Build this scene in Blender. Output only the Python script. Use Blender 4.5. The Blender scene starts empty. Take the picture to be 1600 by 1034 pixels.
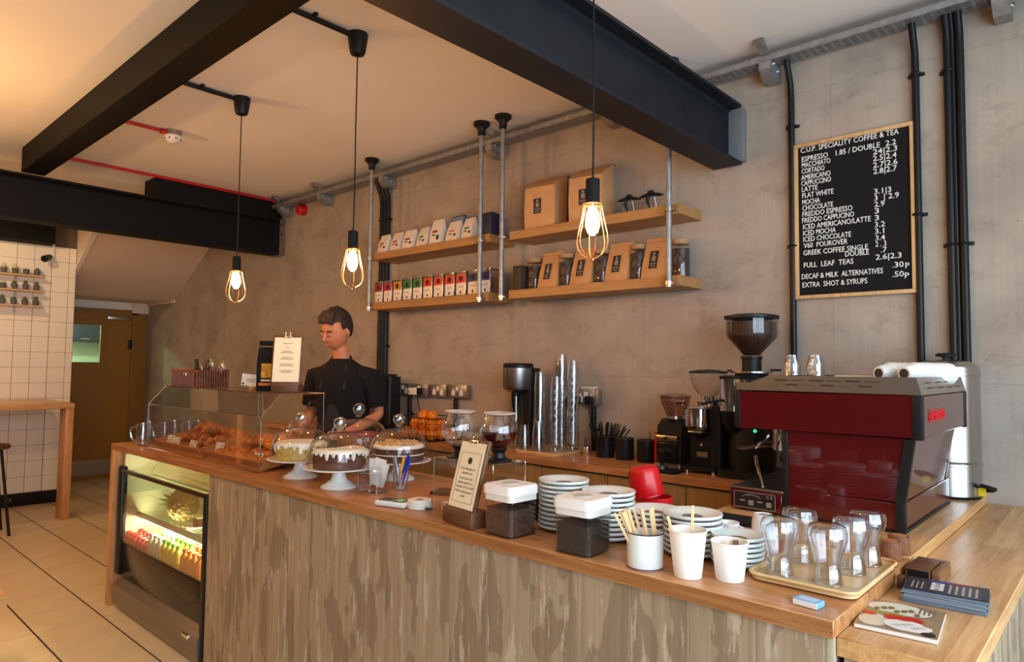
import bpy, bmesh, math, random
from mathutils import Vector, Matrix
random.seed(7)
PI = math.pi
SC = bpy.context.scene
COL = SC.collection

# ------------------------------------------------------------------ camera
def make_camera():
    yaw, pitch, roll = .741, .0528, .0111
    f = Vector((-math.sin(yaw)*math.cos(pitch), math.cos(yaw)*math.cos(pitch), math.sin(pitch)))
    r = Vector((math.cos(yaw), math.sin(yaw), 0)); u = r.cross(f)
    r2 = math.cos(roll)*r + math.sin(roll)*u
    u2 = -math.sin(roll)*r + math.cos(roll)*u
    m = Matrix.Identity(4)
    for i in range(3):
        m[i][0] = r2[i]; m[i][1] = u2[i]; m[i][2] = -f[i]
    m[0][3], m[1][3], m[2][3] = 0.0, -3.458, 1.5
    cd = bpy.data.cameras.new('camera'); cd.sensor_width = 36; cd.lens = 1060.5/1600*36
    cd.clip_start = .02
    co = bpy.data.objects.new('camera', cd); COL.objects.link(co); co.matrix_world = m
    SC.camera = co
make_camera()

# ------------------------------------------------------------------ world, lights, exposure
W = bpy.data.worlds.new('world'); SC.world = W; W.use_nodes = True
W.node_tree.nodes['Background'].inputs[0].default_value = (.62, .74, 1, 1)
W.node_tree.nodes['Background'].inputs[1].default_value = .12

def area(name, loc, look, sx, sy, power, col):
    l = bpy.data.lights.new(name, 'AREA'); l.shape = 'RECTANGLE'; l.size = sx; l.size_y = sy
    l.energy = power; l.color = col
    o = bpy.data.objects.new(name, l); COL.objects.link(o); o.location = loc
    o.rotation_euler = (Vector(look)-Vector(loc)).to_track_quat('-Z', 'Y').to_euler()
    return o
# daylight through the shop window in the right hand wall
DAY = area('window_daylight', (1.56, -2.9, 1.62), (-2, -2.5, 1.4), 4.0, 2.3, 318, (.70, .85, 1))
def lamp(name, loc, power, col, r=.05):
    l = bpy.data.lights.new(name, 'POINT'); l.energy = power; l.color = col; l.shadow_soft_size = r
    o = bpy.data.objects.new(name, l); COL.objects.link(o); o.location = loc
    return o
def spot(name, loc, look, power, col, ang, blend=.5, r=.05):
    l = bpy.data.lights.new(name, 'SPOT'); l.energy = power; l.color = col; l.shadow_soft_size = r
    l.spot_size = math.radians(ang); l.spot_blend = blend
    o = bpy.data.objects.new(name, l); COL.objects.link(o); o.location = loc
    o.rotation_euler = (Vector(look)-Vector(loc)).to_track_quat('-Z', 'Y').to_euler()
    return o
WARM = (1, .53, .20)
# the seating area's own pendants (left of and behind the camera)
lamp('seating_lamp', (-4.8, -3.45, 2.38), 82, WARM, .06)
lamp('seating_lamp', (-6.4, -4.3, 2.38), 56, WARM, .06)
lamp('seating_lamp', (-2.2, -4.3, 2.38), 22, WARM, .06)
spot('wall_spot', (-7.35, -2.55, 2.98), (-8.6, -1.75, 1.7), 60, (1, .72, .42), 110, .8, .04)
lamp('kitchen_lamp', (-10.62, -1.22, 2.25), 60, (.72, 1, .66), .03)

V = SC.view_settings
V.view_transform = 'Standard'; V.look = 'None'; V.exposure = -.36; V.gamma = 1; V.use_curve_mapping = False
CY = SC.cycles
CY.max_bounces = 10; CY.diffuse_bounces = 4; CY.glossy_bounces = 5; CY.transmission_bounces = 6
CY.transparent_max_bounces = 28; CY.caustics_reflective = False; CY.caustics_refractive = False
CY.use_denoising = True; CY.sample_clamp_indirect = 8

# ------------------------------------------------------------------ mesh helper
class B:
    def __init__(s): s.bm = bmesh.new()
    def _faces(s, vs, fs, mi=0):
        v = [s.bm.verts.new(p) for p in vs]; out = []
        for f in fs:
            try: q = s.bm.faces.new([v[i] for i in f]); q.material_index = mi; out.append(q)
            except ValueError: pass
        return v, out
    def box(s, x0, x1, y0, y1, z0, z1, bev=0, mi=0, seg=2, M=None):
        vs = [(x0,y0,z0),(x1,y0,z0),(x1,y1,z0),(x0,y1,z0),(x0,y0,z1),(x1,y0,z1),(x1,y1,z1),(x0,y1,z1)]
        if M: vs = [M @ Vector(p) for p in vs]
        v, f = s._faces(vs, [(0,3,2,1),(4,5,6,7),(0,1,5,4),(1,2,6,5),(2,3,7,6),(3,0,4,7)], mi)
        if bev:
            ed = list({e for q in f for e in q.edges})
            r = bmesh.ops.bevel(s.bm, geom=ed, offset=bev, segments=seg, affect='EDGES', profile=.5)
            for q in r['faces']: q.material_index = mi
        return s
    def rbox(s, x0, x1, y0, y1, z0, z1, rad, seg=4, mi=0):           # rounded vertical corners
        poly = []
        for cx, cy, a0 in ((x1-rad,y1-rad,0),(x0+rad,y1-rad,90),(x0+rad,y0+rad,180),(x1-rad,y0+rad,270)):
            for k in range(seg+1):
                a = math.radians(a0+90*k/seg); poly.append((cx+rad*math.cos(a), cy+rad*math.sin(a)))
        return s.prism(poly, 'z', z0, z1, mi)
    def prism(s, poly, axis, a, b, mi=0):
        def P(u, v, w):
            return {'z': (u,v,w), 'y': (u,w,v), 'x': (w,u,v)}[axis]
        n = len(poly)
        vs = [P(u,v,a) for u,v in poly]+[P(u,v,b) for u,v in poly]
        fs = [tuple(range(n))[::-1], tuple(range(n,2*n))]+[(i,(i+1)%n,n+(i+1)%n,n+i) for i in range(n)]
        s._faces(vs, fs, mi); return s
    def lathe(s, prof, seg=28, c=(0,0,0), mi=0, M=None, a0=0, a1=None):
        full = a1 is None; span = 2*PI if full else a1-a0; n = seg if full else seg+1
        rings = []
        for r, z in prof:
            if r < 1e-6:
                p = Vector((c[0],c[1],c[2]+z)); rings.append([s.bm.verts.new(M @ p if M else p)])
            else:
                ring = []
                for k in range(n):
                    a = a0+span*k/seg
                    p = Vector((c[0]+r*math.cos(a), c[1]+r*math.sin(a), c[2]+z)); ring.append(s.bm.verts.new(M @ p if M else p))
                rings.append(ring)
        for A, D in zip(rings, rings[1:]):
            for k in range(seg):
                k2 = (k+1) % n
                q = [A[k % len(A)], A[k2 % len(A)], D[k2 % len(D)], D[k % len(D)]]
                u = []
                for x in q:
                    if x not in u: u.append(x)
                if len(u) > 2:
                    try: s.bm.faces.new(u).material_index = mi
                    except ValueError: pass
        return s
    def cyl(s, c, r, h, seg=20, axis='z', mi=0, r2=None):
        r2 = r if r2 is None else r2
        R = {'z': Matrix.Identity(4), 'x': Matrix.Rotation(PI/2,4,'Y'), 'y': Matrix.Rotation(-PI/2,4,'X')}[axis]
        return s.lathe([(0,0),(r,0),(r2,h),(0,h)], seg, mi=mi, M=Matrix.Translation(c) @ R)
    def ell(s, c, r, seg=16, rings=10, mi=0, M=None):
        T = Matrix.Translation(c) @ (M or Matrix.Identity(4)) @ Matrix.Diagonal((r[0],r[1],r[2],1))
        return s.lathe([(math.sin(PI*k/rings), -math.cos(PI*k/rings)) if 0<k<rings else (0,-1 if k==0 else 1) for k in range(rings+1)], seg, mi=mi, M=T)
    def tube(s, pts, r, seg=8, closed=False, mi=0):
        pts = [Vector(p) for p in pts]; n = len(pts)
        rr = r if isinstance(r, (list,tuple)) else [r]*n
        rings = []; prev = None
        for i, p in enumerate(pts):
            if closed: t = pts[(i+1)%n]-pts[i-1]
            else: t = pts[min(i+1,n-1)]-pts[max(i-1,0)]
            t = t.normalized() if t.length > 1e-9 else Vector((0,0,1))
            if prev is None:
                a = Vector((0,0,1)) if abs(t.z) < .9 else Vector((1,0,0)); nn = t.cross(a).normalized()
            else:
                nn = prev - t*prev.dot(t); nn = nn.normalized() if nn.length > 1e-6 else t.orthogonal().normalized()
            prev = nn; bb = t.cross(nn)
            rings.append([s.bm.verts.new(p+(nn*math.cos(2*PI*k/seg)+bb*math.sin(2*PI*k/seg))*rr[i]) for k in range(seg)])
        for i in range(n if closed else n-1):
            A, D = rings[i], rings[(i+1)%n]
            for k in range(seg):
                s.bm.faces.new((A[k],A[(k+1)%seg],D[(k+1)%seg],D[k])).material_index = mi
        if not closed:
            s.bm.faces.new(rings[0][::-1]).material_index = mi; s.bm.faces.new(rings[-1]).material_index = mi
        return s
    def quad(s, a, b, c, d, mi=0):
        s._faces([a,b,c,d], [(0,1,2,3)], mi); return s
    def xf(s, M):
        bmesh.ops.transform(s.bm, matrix=M, verts=s.bm.verts); return s
    def mesh(s, name, mats, smooth=True, ang=38):
        bmesh.ops.recalc_face_normals(s.bm, faces=s.bm.faces)
        me = bpy.data.meshes.new(name); s.bm.to_mesh(me); s.bm.free()
        for m in (mats if isinstance(mats, (list,tuple)) else [mats]): me.materials.append(m)
        if smooth:
            me.polygons.foreach_set('use_smooth', [True]*len(me.polygons)); me.set_sharp_from_angle(angle=math.radians(ang))
        return me

def link(name, me, parent=None, loc=(0,0,0), rot=(0,0,0)):
    o = bpy.data.objects.new(name, me); COL.objects.link(o); o.parent = parent; o.location = loc; o.rotation_euler = rot
    return o
def part(name, b, mats, parent=None, label=None, smooth=True, loc=(0,0,0), rot=(0,0,0)):
    o = link(name, b.mesh(name, mats, smooth) if isinstance(b, B) else b, parent, loc, rot)
    if label: o['label'] = label
    return o
def tag(o, label, cat, group=None):
    o['label'] = label; o['category'] = cat
    if group: o['group'] = group
    return o
def thing(name, label, cat, loc=(0,0,0), rz=0, group=None):
    return tag(link(name, None, None, loc, (0,0,rz)), label, cat, group)
def struct(name, b, mats, parent=None):
    o = part(name, b, mats, parent)
    if parent is None: o['kind'] = 'structure'
    return o
def clone(root, loc, rz=0, label=None, group=None, rot=None):
    def cp(o, p):
        c = o.copy(); COL.objects.link(c); c.parent = p
        for ch in kids.get(o.name, []): cp(ch, c)
        return c
    kids = {}
    stack = [root]
    while stack:
        o = stack.pop(); kids[o.name] = list(o.children); stack += kids[o.name]
    r = cp(root, None); r.location = loc; r.rotation_euler = rot if rot else (0,0,rz)
    if label: r['label'] = label
    if group: r['group'] = group
    return r
def move(o, loc, rz=0, rot=None):
    o.location = loc; o.rotation_euler = rot if rot else (0,0,rz); return o
ORD = ['first','second','third','fourth','fifth','sixth','seventh','eighth','ninth','tenth','eleventh','twelfth','thirteenth','fourteenth','fifteenth','sixteenth','seventeenth','eighteenth','nineteenth','twentieth','twenty-first','twenty-second','twenty-third','twenty-fourth','twenty-fifth','twenty-sixth']

def text_mesh(name, body, size, mat, align='LEFT', extrude=0.0, sx=1.0, shear=0):
    cu = bpy.data.curves.new(name, 'FONT'); cu.body = body; cu.size = size; cu.align_x = align
    cu.extrude = extrude; cu.resolution_u = 2; cu.shear = shear; cu.offset = size*.003
    ob = bpy.data.objects.new(name, cu); COL.objects.link(ob)
    dg = bpy.context.evaluated_depsgraph_get()
    me = bpy.data.meshes.new_from_object(ob.evaluated_get(dg))
    bpy.data.objects.remove(ob); bpy.data.curves.remove(cu)
    me.transform(Matrix.Diagonal((sx,1,1,1))); me.name = name
    me.materials.clear(); me.materials.append(mat)
    return me

# ------------------------------------------------------------------ materials
def lin(r, g, b):
    f = lambda c: (c/255/12.92) if c/255 <= .04045 else ((c/255+.055)/1.055)**2.4
    return (f(r), f(g), f(b), 1)
MATS = {}
def mat(name, col, rough=.5, metal=0, spec=.5, emit=None, es=0, coat=0, trans=0, alpha=1, bump=0, bscale=60, var=0, vscale=8):
    if name in MATS: return MATS[name]
    m = bpy.data.materials.new(name); m.use_nodes = True; nt = m.node_tree; p = nt.nodes['Principled BSDF']
    p.inputs['Base Color'].default_value = col; p.inputs['Roughness'].default_value = rough
    p.inputs['Metallic'].default_value = metal; p.inputs['Specular IOR Level'].default_value = spec
    p.inputs['Coat Weight'].default_value = coat; p.inputs['Transmission Weight'].default_value = trans
    if emit: p.inputs['Emission Color'].default_value = emit; p.inputs['Emission Strength'].default_value = es
    if bump or var:
        tc = nt.nodes.new('ShaderNodeTexCoord')
    if var:
        n = nt.nodes.new('ShaderNodeTexNoise'); n.inputs['Scale'].default_value = vscale; n.inputs['Detail'].default_value = 5
        nt.links.new(tc.outputs['Object'], n.inputs['Vector'])
        cr = nt.nodes.new('ShaderNodeValToRGB'); e = cr.color_ramp.elements
        e[0].position = .3; e[1].position = .7
        e[0].color = tuple(max(0, c*(1-var)) for c in col[:3])+(1,); e[1].color = tuple(min(1, c*(1+var)) for c in col[:3])+(1,)
        nt.links.new(n.outputs[0], cr.inputs[0]); nt.links.new(cr.outputs[0], p.inputs['Base Color'])
    if bump:
        n = nt.nodes.new('ShaderNodeTexNoise'); n.inputs['Scale'].default_value = bscale; n.inputs['Detail'].default_value = 4
        nt.links.new(tc.outputs['Object'], n.inputs['Vector'])
        bp = nt.nodes.new('ShaderNodeBump'); bp.inputs['Strength'].default_value = bump; bp.inputs['Distance'].default_value = .004
        nt.links.new(n.outputs[0], bp.inputs['Height']); nt.links.new(bp.outputs[0], p.inputs['Normal'])
    MATS[name] = m; return m
def ramp(nt, stops):
    cr = nt.nodes.new('ShaderNodeValToRGB'); e = cr.color_ramp.elements
    e[0].position, e[0].color = stops[0]; e[1].position, e[1].color = stops[-1]
    for p, c in stops[1:-1]:
        q = e.new(p); q.color = c
    return cr
def mapping(nt, scale, src='Object', loc=None, rot=(0,0,0)):
    tc = nt.nodes.new('ShaderNodeTexCoord'); mp = nt.nodes.new('ShaderNodeMapping')
    mp.inputs['Scale'].default_value = scale; mp.inputs['Rotation'].default_value = rot
    nt.links.new(tc.outputs[src], mp.inputs['Vector'])
    if loc: nt.links.new(loc, mp.inputs['Location'])
    return mp.outputs[0]
def noise(nt, vec, scale, detail=5, rough=.55, dist=0):
    n = nt.nodes.new('ShaderNodeTexNoise'); n.inputs['Scale'].default_value = scale; n.inputs['Detail'].default_value = detail
    n.inputs['Roughness'].default_value = rough; n.inputs['Distortion'].default_value = dist
    nt.links.new(vec, n.inputs['Vector']); return n.outputs[0]
def mixc(nt, fac, a, b, mode='MIX'):
    m = nt.nodes.new('ShaderNodeMix'); m.data_type = 'RGBA'; m.blend_type = mode
    for sock, v in ((m.inputs[0], fac), (m.inputs[6], a), (m.inputs[7], b)):
        if hasattr(v, 'is_output'): nt.links.new(v, sock)
        else: sock.default_value = v
    return m.outputs[2]
def setbump(nt, p, h, strength=.3, dist=.004):
    bp = nt.nodes.new('ShaderNodeBump'); bp.inputs['Strength'].default_value = strength; bp.inputs['Distance'].default_value = dist
    nt.links.new(h, bp.inputs['Height']); nt.links.new(bp.outputs[0], p.inputs['Normal'])
def wood(name, c0, c1, c2, grain='x', staves=True, rough=.42, sw=.9, sh=.072, bump=.12, rnd=False, coat=.0):
    if name in MATS: return MATS[name]
    m = bpy.data.materials.new(name); m.use_nodes = True; nt = m.node_tree; p = nt.nodes['Principled BSDF']
    loc = None
    if rnd:
        oi = nt.nodes.new('ShaderNodeObjectInfo'); vm = nt.nodes.new('ShaderNodeVectorMath'); vm.operation = 'SCALE'
        cb = nt.nodes.new('ShaderNodeCombineXYZ')
        for k in range(3): nt.links.new(oi.outputs['Random'], cb.inputs[k])
        nt.links.new(cb.outputs[0], vm.inputs[0]); vm.inputs['Scale'].default_value = 37.0; loc = vm.outputs[0]
    sc = {'x': (.9,14,14), 'y': (14,.9,14), 'z': (14,14,.9)}[grain]
    g = noise(nt, mapping(nt, sc, loc=loc), 3.2, 8, .62, .6)
    cr = ramp(nt, [(.28, c0), (.5, c1), (.74, c2)]); nt.links.new(g, cr.inputs[0]); col = cr.outputs[0]
    fine = noise(nt, mapping(nt, tuple(v*6 for v in sc), loc=loc), 3, 3)
    fr = ramp(nt, [(.35, (.72,.72,.72,1)), (.6, (1,1,1,1))]); nt.links.new(fine, fr.inputs[0])
    col = mixc(nt, .5, col, fr.outputs[0], 'MULTIPLY')
    if staves:
        rot = (0,0,0) if grain == 'x' else (0,0,PI/2)
        bk = nt.nodes.new('ShaderNodeTexBrick'); bk.inputs['Scale'].default_value = 1
        bk.inputs['Brick Width'].default_value = sw; bk.inputs['Row Height'].default_value = sh
        bk.inputs['Mortar Size'].default_value = 0.0006; bk.offset = .37
        bk.inputs['Color1'].default_value = (.66,.60,.55,1); bk.inputs['Color2'].default_value = (1.0,1.0,1.0,1); bk.inputs['Mortar'].default_value = (.55,.5,.45,1)
        nt.links.new(mapping(nt, (1,1,1), rot=rot), bk.inputs['Vector'])
        col = mixc(nt, .8, col, bk.outputs[0], 'MULTIPLY')
    nt.links.new(col, p.inputs['Base Color']); p.inputs['Roughness'].default_value = rough; p.inputs['Coat Weight'].default_value = coat
    setbump(nt, p, g, bump)
    MATS[name] = m; return m
def glass(name, tint=(1,1,1,1), ior=1.45, refl=1.0, rough=.01, base=.0, edge=.72):
    if name in MATS: return MATS[name]
    m = bpy.data.materials.new(name); m.use_nodes = True; nt = m.node_tree
    for n in list(nt.nodes):
        if n.type != 'OUTPUT_MATERIAL': nt.nodes.remove(n)
    out = nt.nodes['Material Output']
    t = nt.nodes.new('ShaderNodeBsdfTransparent'); t.inputs[0].default_value = tint
    le = nt.nodes.new('ShaderNodeLayerWeight'); le.inputs[0].default_value = .5
    pe = nt.nodes.new('ShaderNodeMath'); pe.operation = 'POWER'; pe.inputs[1].default_value = 2.5; nt.links.new(le.outputs['Facing'], pe.inputs[0])
    nt.links.new(mixc(nt, pe.outputs[0], tint, tuple(c*edge for c in tint[:3])+(1,)), t.inputs[0])   # longer path through the wall at grazing angles
    g = nt.nodes.new('ShaderNodeBsdfGlossy'); g.inputs['Roughness'].default_value = rough; g.inputs[0].default_value = (1,1,1,1)
    lw = nt.nodes.new('ShaderNodeLayerWeight'); lw.inputs[0].default_value = .5      # facing: the same from both sides of a thin wall
    pw = nt.nodes.new('ShaderNodeMath'); pw.operation = 'POWER'; pw.inputs[1].default_value = 3.0
    nt.links.new(lw.outputs['Facing'], pw.inputs[0])
    f0 = ((ior-1)/(ior+1))**2*1.6
    ma = nt.nodes.new('ShaderNodeMath'); ma.operation = 'MULTIPLY_ADD'; ma.use_clamp = True
    nt.links.new(pw.outputs[0], ma.inputs[0]); ma.inputs[1].default_value = .75*refl; ma.inputs[2].default_value = base+f0*refl
    mx = nt.nodes.new('ShaderNodeMixShader')
    nt.links.new(ma.outputs[0], mx.inputs[0]); nt.links.new(t.outputs[0], mx.inputs[1]); nt.links.new(g.outputs[0], mx.inputs[2])
    nt.links.new(mx.outputs[0], out.inputs[0])
    MATS[name] = m; return m
def emission(name, col, s):
    m = mat(name, (0,0,0,1), .5, emit=col, es=s); return m

def concrete():
    m = bpy.data.materials.new('concrete_wall'); m.use_nodes = True; nt = m.node_tree; p = nt.nodes['Principled BSDF']
    v = mapping(nt, (1,1,1))
    big = noise(nt, v, 1.7, 6, .6, .4)
    c = ramp(nt, [(.25, lin(150,139,127)), (.5, lin(175,163,149)), (.75, lin(190,178,164))]); nt.links.new(big, c.inputs[0]); col = c.outputs[0]
    st = noise(nt, mapping(nt, (60,60,1.2)), 1, 5, .7)
    sr = ramp(nt, [(.3, (.86,.85,.84,1)), (.6, (1,1,1,1))]); nt.links.new(st, sr.inputs[0]); col = mixc(nt, .55, col, sr.outputs[0], 'MULTIPLY')
    blot = noise(nt, mapping(nt, (3,3,5)), 1.3, 9, .72, .3)
    br = ramp(nt, [(.34, (.68,.67,.66,1)), (.48, (1,1,1,1))]); nt.links.new(blot, br.inputs[0]); col = mixc(nt, .6, col, br.outputs[0], 'MULTIPLY')
    pit = noise(nt, mapping(nt, (34,34,34)), 1, 2, .5)
    pr = ramp(nt, [(.24, (.45,.44,.43,1)), (.30, (1,1,1,1))]); nt.links.new(pit, pr.inputs[0]); col = mixc(nt, .6, col, pr.outputs[0], 'MULTIPLY')
    bk = nt.nodes.new('ShaderNodeTexBrick'); bk.inputs['Scale'].default_value = 1; bk.inputs['Brick Width'].default_value = 1.06; bk.inputs['Row Height'].default_value = 1.45
    bk.offset = 0; bk.inputs['Mortar Size'].default_value = .0022; bk.inputs['Color1'].default_value = (1,1,1,1); bk.inputs['Color2'].default_value = (.95,.95,.95,1); bk.inputs['Mortar'].default_value = (.80,.79,.78,1)
    nt.links.new(mapping(nt, (1,1,1), rot=(-PI/2,0,0)), bk.inputs['Vector']); col = mixc(nt, .9, col, bk.outputs[0], 'MULTIPLY')
    nt.links.new(col, p.inputs['Base Color']); p.inputs['Roughness'].default_value = .82; p.inputs['Specular IOR Level'].default_value = .25
    setbump(nt, p, blot, .15)
    MATS['concrete'] = m; return m
def plank_mat():
    m = bpy.data.materials.new('weathered_plank'); m.use_nodes = True; nt = m.node_tree; p = nt.nodes['Principled BSDF']
    oi = nt.nodes.new('ShaderNodeObjectInfo'); cb = nt.nodes.new('ShaderNodeCombineXYZ')
    ml = nt.nodes.new('ShaderNodeMath'); ml.operation = 'MULTIPLY'; ml.inputs[1].default_value = 61
    nt.links.new(oi.outputs['Random'], ml.inputs[0])
    for k in range(3): nt.links.new(ml.outputs[0], cb.inputs[k])
    loc = cb.outputs[0]
    g = noise(nt, mapping(nt, (34,34,1.1), loc=loc), 1.5, 6, .6, .4)
    c = ramp(nt, [(.25, lin(140,118,92)), (.5, lin(158,137,111)), (.78, lin(176,157,132))]); nt.links.new(g, c.inputs[0]); col = c.outputs[0]
    # worn paint: islands of dark bare wood with ragged edges
    pa = noise(nt, mapping(nt, (9,9,3.2), loc=loc), 1.0, 2.6, .5, .1)
    pr = ramp(nt, [(.530, (0,0,0,1)), (.542, (1,1,1,1))]); nt.links.new(pa, pr.inputs[0])
    col = mixc(nt, pr.outputs[0], col, mixc(nt, .5, col, lin(110,88,68)))
    pb = noise(nt, mapping(nt, (30,30,4.0), loc=loc), 1.0, 8, .7, .2)
    pq = ramp(nt, [(.57, (0,0,0,1)), (.60, (1,1,1,1))]); nt.links.new(pb, pq.inputs[0])
    col = mixc(nt, mixc(nt, .55, (0,0,0,1), pq.outputs[0]), col, lin(196,186,165))
    nt.links.new(col, p.inputs['Base Color']); p.inputs['Roughness'].default_value = .62
    setbump(nt, p, g, .12, .0015)
    MATS['plank'] = m; return m

CONC = concrete(); PLANK = plank_mat()
CEIL = mat('ceiling_plaster', lin(240,235,226), .9, var=.03, vscale=1.2, bump=.08, bscale=3)
WHITE = mat('white_paint', lin(232,228,218), .7)
OAK = wood('beech_worktop', lin(168,100,54), lin(200,138,84), lin(220,166,110), 'x', rough=.36, coat=.08, sw=.55, sh=.06)
OAKY = wood('beech_worktop_return', lin(206,146,88), lin(230,178,118), lin(242,202,146), 'y', rough=.36, coat=.08, sw=1.1, sh=.09)
OAKZ = wood('beech_upright', lin(176,112,62), lin(204,146,92), lin(220,170,116), 'z', staves=False)
SHELFW = wood('shelf_oak', lin(156,110,62), lin(176,130,78), lin(190,146,92), 'x', staves=False, rough=.5)
DARKW = wood('walnut', lin(72,44,26), lin(98,62,38), lin(120,80,50), 'x', staves=False, rough=.45)
TRAYW = wood('tray_veneer', lin(206,164,108), lin(222,184,128), lin(232,200,146), 'x', staves=False, rough=.35)
BLACK = mat('black_plastic', (.008,.008,.0085,1), .42, spec=.3)
BLACKG = mat('black_gloss', (.008,.008,.009,1), .12)
BLACKM = mat('black_matt', (.009,.009,.010,1), .8, spec=.2)
STEELB = mat('beam_paint', (.0075,.009,.012,1), .55, spec=.3, bump=.05, bscale=30, var=.25, vscale=6)
STEELW = mat('beam_paint_brown', (.0045,.0036,.003,1), .65, spec=.15, bump=.05, bscale=30, var=.25, vscale=6)
STEEL = mat('stainless', (.50,.49,.47,1), .28, 1)
STEELR = mat('brushed_steel', (.36,.35,.34,1), .34, 1)
CHROME = mat('chrome', (.8,.8,.8,1), .07, 1)
GALV = mat('galvanised', (.36,.37,.38,1), .5, .75, var=.2, vscale=25)
BRASS = mat('brass_wire', (.80,.50,.28,1), .3, 1)
RED = mat('machine_red', lin(74,5,8), .3, spec=.3, coat=.8)
REDP = mat('red_plastic', lin(196,14,20), .3)
REDC = mat('red_conduit', lin(190,20,24), .45)
CHINA = mat('white_china', lin(236,236,232), .22, coat=.3)
GREYCH = mat('grey_china', lin(224,228,222), .25, coat=.3)
PAPER = mat('paper', lin(240,222,188), .8)
PAPERW = mat('paper_white', lin(236,232,224), .8)
CUPP = mat('paper_cup', lin(246,240,230), .7)
INK = mat('ink', (.03,.028,.026,1), .8)
LETTER = mat('white_letter', lin(240,240,236), .5)
KRAFT = mat('kraft_paper', lin(196,148,98), .75, var=.07, vscale=14, bump=.25, bscale=9)
BEANS = mat('coffee_beans', lin(52,30,18), .4, var=.6, vscale=160, bump=.9, bscale=170)
GLASS = glass('clear_glass', (.97,.98,.98,1), 1.45, 1.0, .01, 0, .5)
GLASSD = glass('drink_glass', (.95,.96,.97,1), 1.5, 1.35, .015, .03, .55)
PLASTIC = glass('clear_plastic', (.90,.91,.90,1), 1.45, 1.1, .08, .05)
ACRYL = glass('acrylic', (.985,.988,.985,1), 1.42, .8, .01, 0, .95)
ACRYLE = mat('acrylic_edge', (.62,.60,.55,1), .25, 0)
SMOKE = glass('smoked_plastic', (.62,.52,.46,1), 1.45, 1.0, .05, .02)
# ================================================================== the room
CEIL_Z = 3.15
struct('wall_back', B().box(-11.8, 1.6, 0, .2, 0, 3.4), CONC)
struct('ceiling', B().box(-11.8, 1.6, -6.6, .2, CEIL_Z, 3.4), CEIL)
# floor: grout bed with single tiles
GROUT = mat('grout', lin(58,46,34), .9)
FT = mat('floor_tile', lin(222,202,164), .38, var=.06, vscale=5, bump=.05, bscale=12)
fl = struct('floor', B().box(-11.8, 1.6, -6.6, .2, -.25, -.004), GROUT)
tile_me = B().box(.0026, .3369, .0055, .3370, -.012, 0).mesh('tile', FT)
fx = [-4.522 + .3395*k for k in range(-16, 6)]
fy = [-2.055 + .3425*k for k in range(-5, 6)]
for x in fx:
    for y in fy: link('tile', tile_me, fl, (x, y, 0))
def field(name, x0, x1, y0, y1, parent):                 # the rest of the tiling, past what the photograph shows
    b = B(); x = x0
    while x < x1-.01:
        y = y0
        while y < y1-.01:
            b.box(x+.002, min(x+.3375, x1), y+.002, min(y+.3405, y1), -.012, 0); y += .3425
        x += .3395
    o = part(name, b, FT, parent); o['kind'] = 'stuff'
field('tile_field', fx[-1]+.3395, 1.38, fy[0], -2.0, fl)
field('tile_field', fx[0], 1.38, -6.5, fy[0], fl)
# white tiled wall on the left
WTG = mat('wall_grout', lin(96,82,66), .9)
WT = mat('wall_tile', lin(238,226,206), .18, coat=.3, var=.02, vscale=3)
wl = struct('wall_left', B().box(-8.8, -8.604, -6.6, -1.212, 0, 3.4), WTG)
wt_me = B().box(-.006, .004, .0018, .1532, .0018, .1632, .0015, seg=1).mesh('tile', WT)
ys = [-1.597-.155*k for k in range(1, 8)]+[-1.597]
for y in ys:
    for k in range(16): link('tile', wt_me, wl, (-8.6, y, .13+.1635*k))
pier = B().box(-.006, .004, .0018, .1582, .0018, .1632, .0015, seg=1).mesh('tile', WT)
pier2 = B().box(-.006, .004, .0018, .0662, .0018, .1632, .0015, seg=1).mesh('tile', WT)
for k in range(16):
    link('tile', pier, wl, (-8.592, -1.442, .13+.1635*k)); 
    link('tile', pier2, wl, (-8.592, -1.282, .13+.1635*k))
struct('trim_1', B().box(-8.612, -8.596, -1.282-.162, -1.212, .12, 2.75), WTG)
struct('baseboard_left', B().box(-8.6, -8.575, -6.5, -1.212, 0, .13, .004), BLACK)
struct('wall_front', B().box(-11.8, 1.6, -6.8, -6.6, 0, 3.4), mat('front_wall_paint', lin(58,50,44), .85))
# shop window in the right hand wall (the daylight comes through it)
wr = struct('wall_right', B().box(1.4, 1.6, -6.6, .2, 0, .42).box(1.4, 1.6, -6.6, .2, 2.82, 3.4).box(1.4, 1.6, -6.6, -4.95, .42, 2.82).box(1.4, 1.6, -.85, .2, .42, 2.82), WHITE)
wf = struct('window_1', B().box(1.46, 1.52, -4.95, -.85, .42, .48).box(1.46, 1.52, -4.95, -.85, 2.76, 2.82).box(1.46, 1.52, -4.95, -4.89, .42, 2.82).box(1.46, 1.52, -.91, -.85, .42, 2.82).box(1.46, 1.52, -2.93, -2.87, .42, 2.82), BLACK)
part('pane', B().box(1.485, 1.49, -4.89, -2.93, .48, 2.76), GLASS, wf)
part('pane', B().box(1.485, 1.49, -2.87, -.91, .48, 2.76), GLASS, wf)
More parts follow.
